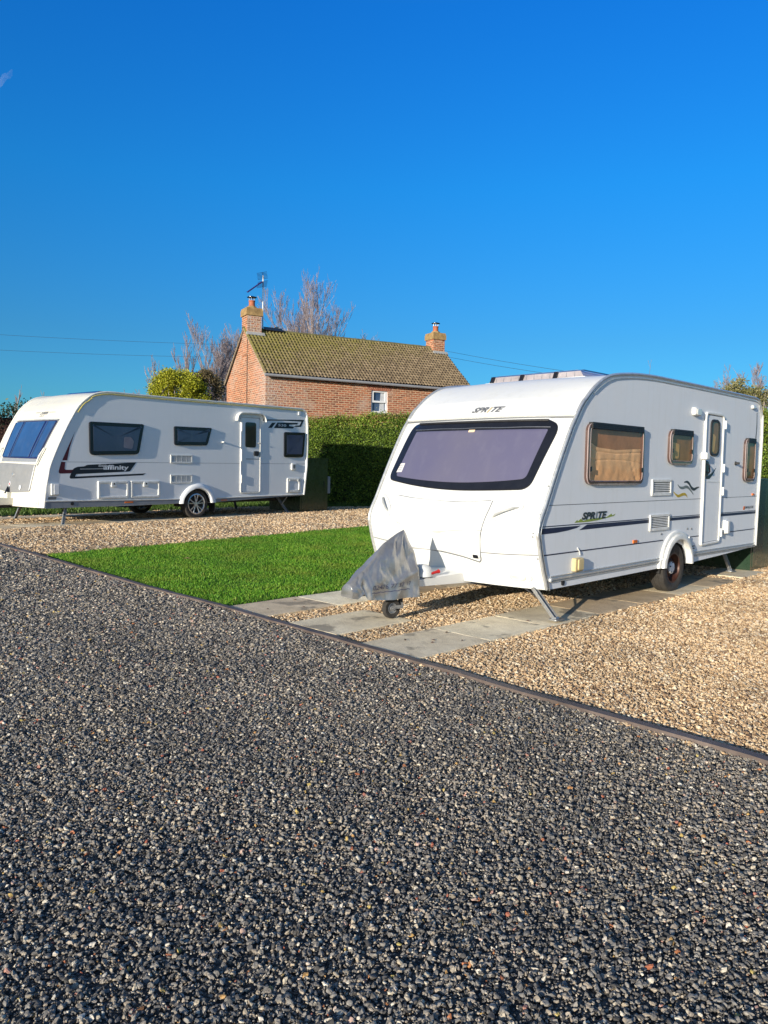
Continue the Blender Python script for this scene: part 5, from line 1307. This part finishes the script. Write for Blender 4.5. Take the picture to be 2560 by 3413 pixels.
    ro = rd.build('ridge_tiles', simple('mossy_ridge', (.17, .15, .06), .95, var=.5, vs=6, bmp=.6), roof)
    # verge mortar
    vg = MB()
    for x in (-.06, Ln+.06): vg.tube([(x, -.12, ev), (x, yr, rg_+.03), (x, Dp+.12, ev)], .035, 6)
    vg.build('verge', simple('verge_mortar', (.40, .33, .25), .95, var=.4, vs=10), roof)
    gt_ = MB(); gt_.tube([(-.1, -.19, ev-.03), (Ln*.5, -.19, ev-.045), (Ln+.12, -.19, ev-.06)], .055, 10)
    for k in range(9): gt_.box((.3+k*1.05, -.14, ev-.05), (.03, .16, .03))
    gt_.build('gutter', M['gutter'], root)
    # chimneys
    def chim(x0, x1, zt, nm_pot):
        y0, y1 = yr-.31, yr+.31
        c = MB(); c.box(((x0+x1)/2, yr, (5.4+zt)/2), (x1-x0, y1-y0, zt-5.4)); co = c.build('chimney', M['brick'], root, smooth_=False, uv=True)
        k = MB(); k.box(((x0+x1)/2, yr, zt+.10), (x1-x0+.09, y1-y0+.09, .22)); k.box(((x0+x1)/2, yr, zt+.24), (x1-x0+.05, y1-y0+.05, .08))
        k.lathe([(.24, .28), (.17, .38), (0, .40)], ((x0+x1)/2, yr, zt), 'z', 8); k.build('cap', M['stonecap'], co, smooth_=False)
        p = MB(); p.lathe([(.135, .30), (.12, .42), (.115, .55), (.13, .57), (.13, .60), (.10, .60), (.10, .5), (0, .5)], ((x0+x1)/2, yr, zt), 'z', 18); p.build('chimney_pot', M['terracotta'], co)
        w_ = MB()
        for q in range(6):
            a = q*math.pi/3; w_.tube([((x0+x1)/2+.11*math.cos(a), yr+.11*math.sin(a), zt+.58), ((x0+x1)/2+.11*math.cos(a), yr+.11*math.sin(a), zt+.73)], .008, 4)
        w_.lathe([(.19, .72), (.19, .735), (.05, .78), (0, .785)], ((x0+x1)/2, yr, zt), 'z', 16); w_.lathe([(.19, .72), (0, .725)], ((x0+x1)/2, yr, zt), 'z', 16); w_.build('cowl', M['black'], co)
        l = MB(); l.box(((x0+x1)/2+.02, yr-.40, 6.18), (x1-x0+.14, .10, .16), Matrix.Rotation(R(-40), 3, 'X')); l.build('flashing', M['lead'], co, smooth_=False)
        return co
    chim(-.03, .55, 6.92, 1); chim(Ln-.55, Ln+.03, 6.80, 1)
    # tarp patch on the ridge
    tb = MB(); tb.box((1.12, yr-.10, rg_+.10), (.75, .30, .03), Matrix.Rotation(R(30), 3, 'X')); tb.build('roof_felt_patch', M['black'], roof, smooth_=False)
    # cable down the gable
    cb = MB(); cb.tube([(-.012, yr-.30, 6.2), (-.012, yr-.28, 3), (-.012, yr-.3, 0)], .018, 5); cb.build('gable_cable', M['dark'], root)
    return root
house_o = house()
def hp(x, y, z): p = HC+HA*x+Vector((-HA.y, HA.x, 0))*y; return Vector((p.x, p.y, p.z+z))
# aerial on its mast
def aerial():
    b = hp(.72, 2.34, 6.35)
    o = empty('tv_aerial', b, None, 'tall pale mast with a comb shaped television aerial beside the left chimney', 'aerial')
    m = MB(); m.tube([(0, 0, 0), (0, 0, 2.2)], .022, 8); m.build('mast', M['trim'], o)
    rot = Matrix.Rotation(R(236), 3, 'Z')
    a = MB(); tilt = .12
    P = lambda x, y, z: tuple(rot @ Vector((x, y, z)))
    a.tube([P(.05, .0, 1.95), P(.85, 0, 1.40)], .026, 6); 
    for k in range(9):
        t = k/8; c = Vector((.1+.72*t, 0, 1.92-.49*t)); a.tube([P(c.x, -.09, c.z), P(c.x, .09, c.z)], .007, 4)
    a.build('boom', M['redgate'], o)
    r_ = MB()
    for side_ in (1, -1):
        r_.tube([P(.0, 0, 2.02), P(.0+.02, 0, 2.02+side_*.29)], .01, 4)
        for k in range(6):
            z = 2.02+side_*(.05+k*.045); r_.tube([P(.02+.012*k, -.26, z), P(.02+.012*k, .26, z)], .008, 4)
    r_.build('reflector', M['decal_navy'], o)
    return o
aerial()
dsh = MB(); dsh.lathe([(.0, 0), (.10, .02), (.14, .05)], (0, 0, .16), 'y', 14); dsh.tube([(0, 0, 0), (0, .0, .16)], .01, 5)
o = dsh.build('small_dish', M['lead']); o.location = hp(1.35, 2.45, 6.38)
tag(o, 'small pale dish on the ridge just right of the aerial mast', 'dish')

# ================================================================== HEDGES
def leafcloud(n, pts_fn, size, seed):
    rg = np.random.default_rng(seed); C, rnd = pts_fn(rg, n); n = len(C)
    u = rg.normal(size=(n, 3)); u /= np.linalg.norm(u, axis=1)[:, None]; v = rg.normal(size=(n, 3)); v -= (v*u).sum(1)[:, None]*u; v /= np.linalg.norm(v, axis=1)[:, None]
    s = size*rg.uniform(.6, 1.35, n)[:, None]
    V = np.stack([C-u*s, C+v*s*.5, C+u*s, C-v*s*.5], 1).reshape(-1, 3)
    return V, np.arange(4*n).reshape(n, 4), rnd
def hedge(p0, p1, thick, hgt, base, n, label, seed, mat='privet', top='dryleaf'):
    p0, p1 = np.array(p0), np.array(p1); Lh = np.linalg.norm(p1-p0); d = (p1-p0)/Lh; nr = np.array([d[1], -d[0]])   # nr faces the camera side
    o = empty('hedge', (p0[0], p0[1], base), None, label, 'hedge')
    def pts(rg, n):
        u = rg.uniform(0, Lh, n); k = rg.uniform(0, 1, n); face = k < .68; topm = (~face)
        z = rg.uniform(0, 1, n)**.9*hgt; off = thick/2+.05*np.sin(u*2.1+z*1.7)+.04*np.sin(u*5.3-z*3.1)-np.abs(rg.normal(0, .09, n))
        off = np.where(topm, rg.uniform(-thick/2, thick/2, n), off)
        zt = hgt+.05*np.sin(u*1.3)+.04*np.sin(u*4.7)+rg.normal(0, .05, n)+np.where(rg.uniform(0, 1, n) > .9, rg.uniform(0, .16, n), 0)
        z = np.where(topm, zt, z)
        x = d[0]*u+nr[0]*off; y = d[1]*u+nr[1]*off
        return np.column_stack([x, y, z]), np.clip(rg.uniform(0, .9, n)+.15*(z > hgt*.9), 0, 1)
    V, Fq, r = leafcloud(n, pts, .029, seed); npmesh('foliage', V, Fq, M[mat], o, r)
    def pts2(rg, n):
        u = rg.uniform(0, Lh, n); off = rg.uniform(-thick/2, thick/2+.03, n); z = hgt+rg.uniform(-.05, .09, n)+.05*np.sin(u*1.3)
        return np.column_stack([d[0]*u+nr[0]*off, d[1]*u+nr[1]*off, z]), rg.uniform(0, 1, n)
    V, Fq, r = leafcloud(n//9, pts2, .030, seed+1); npmesh('dry_tips', V, Fq, M[top], o, r)
    # woody core so no light leaks through
    c = MB(); t = thick/2-.20; q = lambda u, w, z: (d[0]*u+nr[0]*w, d[1]*u+nr[1]*w, z)
    c.add([q(0, -t, -.3), q(Lh, -t, -.3), q(Lh, t, -.3), q(0, t, -.3), q(0, -t, hgt-.12), q(Lh, -t, hgt-.12), q(Lh, t, hgt-.12), q(0, t, hgt-.12)], [(3, 2, 1, 0), (4, 5, 6, 7), (0, 1, 5, 4), (1, 2, 6, 5), (2, 3, 7, 6), (3, 0, 4, 7)])
    c.build('branches', simple('hedge_core', (.02, .03, .01), .95, var=.5), o, smooth_=False)
    return o
hedge((-5.5, 26.1), (12.5, 18.95), 1.2, 2.72, .2, 230000, 'tall clipped green hedge in front of the brick house, running behind both caravans', 11)
# dark scrubby hedge at far left
def scrub():
    o = empty('overgrown_hedge', (-15, 20.5, .25), None, 'dark tangled brown hedge with an ivy top at the left edge of the photo', 'hedge')
    rr = random.Random(5); m = MB()
    for k in range(420):
        x = rr.uniform(0, 7.5); y = rr.uniform(-.3, .5)+x*.42; h = rr.uniform(1.2, 2.7); p = Vector((x, y, 0)); pts = [p]
        for j in range(4): p = p+Vector((rr.uniform(-.18, .18), rr.uniform(-.12, .12), h/4)); pts.append(p)
        m.tube(pts, [.02, .017, .013, .009, .004], 4, cap=False)
    m.build('stems', M['deadtwig'], o)
    def pts(rg, n):
        u = rg.uniform(0, 7.5, n); z = np.where(rg.uniform(0, 1, n) < .55, 2.62+.12*np.sin(u*3)+rg.normal(0, .10, n), rg.uniform(0, 2.9, n)); w = rg.uniform(-.5, .6, n)
        return np.column_stack([u, w+u*.42, z]), rg.uniform(0, 1, n)
    V, Fq, r = leafcloud(8000, pts, .040, 3); npmesh('foliage', V, Fq, M['ivy'], o, r)
    c = MB(); c.add([(0, .3, 0), (7.6, .3+3.2, 0), (7.6, .55+3.2, 0), (0, .55, 0), (0, .3, 2.45), (7.6, 3.5, 2.45), (7.6, 3.75, 2.45), (0, .55, 2.45)], [(4, 5, 6, 7), (0, 1, 5, 4), (1, 2, 6, 5), (2, 3, 7, 6), (3, 0, 4, 7)])
    c.build('dense_core', simple('scrub_core', (.05, .022, .016), .95, var=.6, vs=4), o, smooth_=False)
scrub()

# ================================================================== TREES
def bare_tree(x, y, base, hgt, spread, label, seed, up=.8, stems=1, dense=1., name='bare_tree', group='leafless trees beyond the house'):
    o = empty(name, (x, y, base), None, label, 'tree', group)
    rr = random.Random(seed); tr = MB(); tw = MB(); cnt = [0]
    def grow(p, d, ln, r, lev):
        n = 4; pts = [p.copy()]; q = p.copy(); dd = d.copy()
        for i in range(n):
            dd = (dd+Vector((rr.uniform(-.10, .10), rr.uniform(-.10, .10), up*.10))).normalized(); q = q+dd*ln/n; pts.append(q.copy())
        rad = [max([.02, .013, .009, .0065, .005][lev], r*(1-.75*i/n)) for i in range(n+1)]
        (tr if lev < 2 else tw).tube(pts, rad, 5 if lev < 2 else 3, cap=False)
        if lev >= 4: return
        k = [16, 9, 7, 5][lev]; k = max(2, int(k*dense))
        for j in range(k):
            t = rr.uniform(.22 if lev else .15, 1.) if lev else .12+.86*j/k
            idx = min(n-1, int(t*n)); b = pts[idx].lerp(pts[idx+1], t*n-idx)
            a = rr.uniform(0, 6.283); el = rr.uniform(.35, .85)*(1.15-.15*lev)
            side_ = Vector((math.cos(a), math.sin(a), 0))
            nd = (dd*math.cos(el)+side_*math.sin(el)*spread+Vector((0, 0, up*.4))).normalized()
            grow(b, nd, ln*rr.uniform(.30, .50)*(1.15-.45*t if lev == 0 else 1), rad[idx]*.5, lev+1)
    for s in range(stems):
        a = rr.uniform(0, 6.28); off = Vector((math.cos(a), math.sin(a), 0))*(.5 if stems > 1 else 0)
        lean = off*.12+Vector((rr.uniform(-.04, .04), rr.uniform(-.04, .04), 1)); grow(off, lean.normalized(), hgt*rr.uniform(.80, 1.), hgt*.011+.02, 0)
    zs = [p[2] for p in tr.v+tw.v]; k_ = hgt/max(zs)
    for m_ in (tr, tw): m_.v = [(p[0]*(.5+.5*k_), p[1], p[2]*k_) for p in m_.v]
    tr.build('trunk', M['bark'], o); tw.build('crown', M['twig'], o, recalc=False)
    return o
# (x, y, top height, spread, stems, seed)
# heading of a photo column/row -> place, from the calibrated camera
def place(px, py, D):
    CXp, CYp, Fp = 1280, 1706.5, 2563; ro = R(1.03); pi_ = math.atan(154/2563)
    u = (px*1.5431-CXp)/Fp; v = -(py*1.5431-CYp)/Fp; u2 = u*math.cos(ro)-v*math.sin(ro); v2 = u*math.sin(ro)+v*math.cos(ro)
    Y = math.cos(pi_)+math.sin(pi_)*v2; Z = -math.sin(pi_)+math.cos(pi_)*v2
    return u2/Y*D, D, 1.5+Z/Y*D
for px, py, D, sp, st, de, sd, lb in [
        (640, 600, 44, .85, 3, .95, 17, 'tall leafless tree with fine pale twigs, above the middle of the brick house roof'),
        (697, 616, 45, .9, 3, .9, 2, 'leafless tree rising above the roof, rightmost of those behind the brick house'),
        (672, 640, 46, .9, 2, 1., 31, 'leafless tree between the two tallest ones above the house roof'),
        (575, 660, 46, .7, 1, .8, 3, 'thin leafless tree right beside the aerial mast'),
        (517, 678, 42, .7, 2, 1., 4, 'leafless tree touching the left edge of the left chimney'),
        (466, 690, 40, .8, 2, 1.05, 5, 'leafless tree just left of the gable, with dense purple twigs'),
        (414, 712, 41, .6, 1, .8, 6, 'slim leafless tree left of the dense purple one, above the green bush'),
        (366, 768, 38, .6, 1, .8, 7, 'small leafless sapling above the left end of the green bush'),
        (338, 782, 38, .6, 1, .6, 8, 'spindly sapling left of the green bush'),
        (44, 832, 33, .5, 1, .5, 9, 'spindly bare sapling at far left above the farther caravan front'),
        (97, 842, 34, .5, 1, .4, 10, 'spindly bare sapling behind the top front edge of the farther caravan'),
        (288, 836, 36, .5, 1, .4, 14, 'very small bare sapling above the middle of the farther caravan roof'),
        (1560, 800, 34, .9, 3, .9, 11, 'low bare tree behind the olive bush, above the rear roof of the nearer caravan'),
        (1608, 788, 36, .9, 3, .9, 12, 'bare tree over the rear corner of the nearer caravan'),
        (1656, 788, 30, .9, 3, .95, 13, 'bare twiggy tree at the right edge of the photo'),
        (1376, 782, 40, .4, 1, .35, 15, 'single thin bare shoot above the roof of the nearer caravan')]:
    x, y, z = place(px, py, D); bare_tree(x, y, .2, (z-.2)*1.0, sp, lb, sd, stems=st, dense=de)
def bush(px0, px1, pyt, D, mat, label, seed, n=14000, size=.06, stems='bark', name='bush'):
    x0, _, zt = place(px0, pyt, D); x1, _, _ = place(px1, pyt, D); cx = (x0+x1)/2; rx = (x1-x0)/2
    o = empty(name, (cx, D, .2), None, label, 'bush'); H = zt-.2; rr = random.Random(seed)
    blobs = []
    for _ in range(44):
        bx = rr.uniform(-.8, .8)*rx; br = min(rx, 1.6)*rr.uniform(.12, .40); blobs.append((bx, rr.uniform(-.6, .6), (H*(1-.22*(bx/rx)**2)-br)*rr.choice([1, 1, .93, .8, .6]), br))
    def pts(rg, n):
        B = np.array(blobs); k = rg.integers(0, len(B), n); u = rg.normal(size=(n, 3)); u /= np.linalg.norm(u, axis=1)[:, None]
        r = B[k, 3]*rg.uniform(.4, 1.12, n)**.5*(1+.16*np.sin(u[:, 0]*7+k)*np.cos(u[:, 2]*6))
        C = B[k, :3]+u*r[:, None]*np.array([1, .8, 1.])+rg.normal(size=(n, 3))*.09; C[:, 2] = np.minimum(C[:, 2], H+.08*rg.normal(size=n)); C = C[C[:, 2] > .1]
        return C, rg.uniform(0, 1, len(C))*.7+.3*rg.uniform(0, 1, len(C))
    V, Fq, r = leafcloud(n, pts, size, seed); npmesh('foliage', V, Fq, M[mat], o, r)
    m = MB()
    for k in range(26):
        bx, by, bz, br = rr.choice(blobs); p = Vector((rr.uniform(-.25, .25), rr.uniform(-.2, .2), 0)); q = Vector((bx+rr.uniform(-.5, .5)*br, by, bz+br*rr.uniform(.2, 1.1)))
        m.tube([p, p.lerp(q, .5)+Vector((0, 0, .15)), q], [.05, .03, .008], 5, cap=False)
    m.build('stems', M[stems], o)
    return o
bush(322, 452, 797, 34, 'conifer', 'rounded yellow green evergreen bush left of the brick house', 21, 36000, .045)
bush(404, 486, 800, 35, 'brownbush', 'brown leafless bush between the green bush and the gable', 22, 20000, .035, 'twig')
bush(1562, 1615, 818, 25, 'oliveleaf', 'pale olive bush above the rear of the nearer caravan, left of its neighbour', 23, 5000, .035)
bush(1606, 1650, 838, 24, 'oliveleaf', 'lower olive bush over the rear top corner of the nearer caravan', 24, 4000, .035)

# ================================================================== WIRES
def wire(a, b, sag, label):
    a, b = Vector(a), Vector(b); m = MB(); n = 24
    m.tube([a.lerp(b, i/n)-Vector((0, 0, sag*4*(i/n)*(1-i/n))) for i in range(n+1)], .006, 4, cap=False)
    tag(m.build('overhead_wire', M['dark']), label, 'wire', 'overhead wires')
def P3(px, py, D): return Vector(place(px, py, D))
wire(P3(-60, 719, 40), P3(620, 747, 40), .10, 'upper thin dark wire crossing the sky left of the house')
wire(P3(-60, 753, 40), P3(620, 773, 40), .10, 'lower thin dark wire crossing the sky left of the house')
wire(P3(900, 745, 40), P3(1560, 845, 24), .15, 'upper wire sloping down to the right of the right chimney')
wire(P3(900, 757, 40), P3(1500, 846, 24), .15, 'lower wire sloping down to the right of the right chimney')

cl = MB(); pa, pb = P3(-14, 196, 1400), P3(26, 152, 1400); cl.tube([pa.lerp(pb, i/10)+Vector((0, 0, 3*math.sin(i*1.3))) for i in range(11)], [2, 3, 3, 3, 3, 4, 5, 5, 5, 4, 1], 10)
mc, nt, b = newmat('thin_vapour'); b.inputs['Base Color'].default_value = (.9, .93, 1, 1); b.inputs['Roughness'].default_value = 1
v = coords(nt, 'Object'); al = ramp(nt, noise_(nt, v, .03, 4), [(.3, (.005,)*3), (.75, (.07,)*3)]); L(nt, al, b.inputs['Alpha'])
tag(cl.build('contrail', mc), 'faint short white vapour streak at the upper left edge of the blue sky', 'contrail')

# ================================================================== SKY, SUN, CAMERA
w = bpy.data.worlds.new('World'); sc.world = w; w.use_nodes = True; nt = w.node_tree
bg = nt.nodes['Background']; sky = nt.nodes.new('ShaderNodeTexSky'); sky.sky_type = 'NISHITA'; sky.sun_disc = False
sky.sun_elevation = R(SUN_EL); sky.sun_rotation = R(SUN_AZ+180); sky.altitude = 0; sky.air_density = 1.; sky.dust_density = .3; sky.ozone_density = 3.
hs = nt.nodes.new('ShaderNodeHueSaturation'); hs.inputs['Saturation'].default_value = 1.0; hs.inputs['Value'].default_value = 1.
tc = nt.nodes.new('ShaderNodeTexCoord'); sx = nt.nodes.new('ShaderNodeSeparateXYZ'); nt.links.new(tc.outputs['Generated'], sx.inputs[0])
rp = nt.nodes.new('ShaderNodeValToRGB'); nt.links.new(sx.outputs[2], rp.inputs[0])
SKYR = [(p, tuple(c/1.2 for c in q)) for p, q in [(0., (.24, .68, 1.0)), (.155, (.20, .68, 1.03)), (.33, (.10, .86, 1.45)), (.5, (.065, .84, 1.72)), (.72, (.8, 1.05, 1.15)), (1., (.9, 1.0, 1.05))]]
e = rp.color_ramp.elements
while len(e) < len(SKYR): e.new(.5)
for i, (p, c) in enumerate(SKYR): e[i].position = p; e[i].color = (*c, 1)
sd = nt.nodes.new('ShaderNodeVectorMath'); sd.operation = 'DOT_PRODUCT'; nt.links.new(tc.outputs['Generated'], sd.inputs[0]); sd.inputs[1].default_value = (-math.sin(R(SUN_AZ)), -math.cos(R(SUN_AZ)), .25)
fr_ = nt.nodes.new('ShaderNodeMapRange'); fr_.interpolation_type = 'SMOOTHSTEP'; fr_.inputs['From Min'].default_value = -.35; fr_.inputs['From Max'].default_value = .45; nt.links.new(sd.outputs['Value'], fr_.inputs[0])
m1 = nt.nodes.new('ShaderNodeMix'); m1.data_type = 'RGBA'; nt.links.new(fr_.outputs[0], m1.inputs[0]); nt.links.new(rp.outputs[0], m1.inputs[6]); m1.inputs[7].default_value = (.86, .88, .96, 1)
mm = nt.nodes.new('ShaderNodeMix'); mm.data_type = 'RGBA'; mm.blend_type = 'MULTIPLY'; mm.inputs[0].default_value = 1
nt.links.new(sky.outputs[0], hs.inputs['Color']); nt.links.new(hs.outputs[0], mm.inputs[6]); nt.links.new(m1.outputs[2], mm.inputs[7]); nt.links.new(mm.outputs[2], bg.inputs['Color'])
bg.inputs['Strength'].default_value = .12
sl = bpy.data.lights.new('sun', 'SUN'); sl.energy = 4.5; sl.angle = R(.5); sl.color = (1., .91, .76)
so = bpy.data.objects.new('sun', sl); COL.objects.link(so)
d = Vector((math.sin(R(SUN_AZ))*math.cos(R(SUN_EL)), math.cos(R(SUN_AZ))*math.cos(R(SUN_EL)), -math.sin(R(SUN_EL))))
so.rotation_euler = d.to_track_quat('-Z', 'Y').to_euler(); so.location = (-10, -14, 8)

cam = bpy.data.cameras.new('camera'); co = bpy.data.objects.new('camera', cam); COL.objects.link(co)
cam.sensor_fit = 'VERTICAL'; cam.sensor_height = 36; cam.lens = 2563/3413*36; cam.clip_end = 3000; cam.clip_start = .05
co.location = (0, 0, 1.5)
pitch = math.atan(154/2563); roll = R(1.03)
fwd = Vector((0, math.cos(pitch), -math.sin(pitch))); right = Vector((1, 0, 0)); upv = right.cross(fwd)
# the photograph is rolled slightly clockwise
c_, s_ = math.cos(roll), math.sin(roll)
r2 = right*c_+upv*s_; u2 = upv*c_-right*s_
Mx = Matrix((r2, u2, -fwd)).transposed(); co.rotation_euler = Mx.to_euler()
sc.camera = co
sc.render.resolution_x = 768; sc.render.resolution_y = 1024
sc.render.engine = 'CYCLES'
sc.view_settings.view_transform = 'Standard'; sc.view_settings.look = 'None'; sc.view_settings.gamma = 1; sc.view_settings.exposure = .5
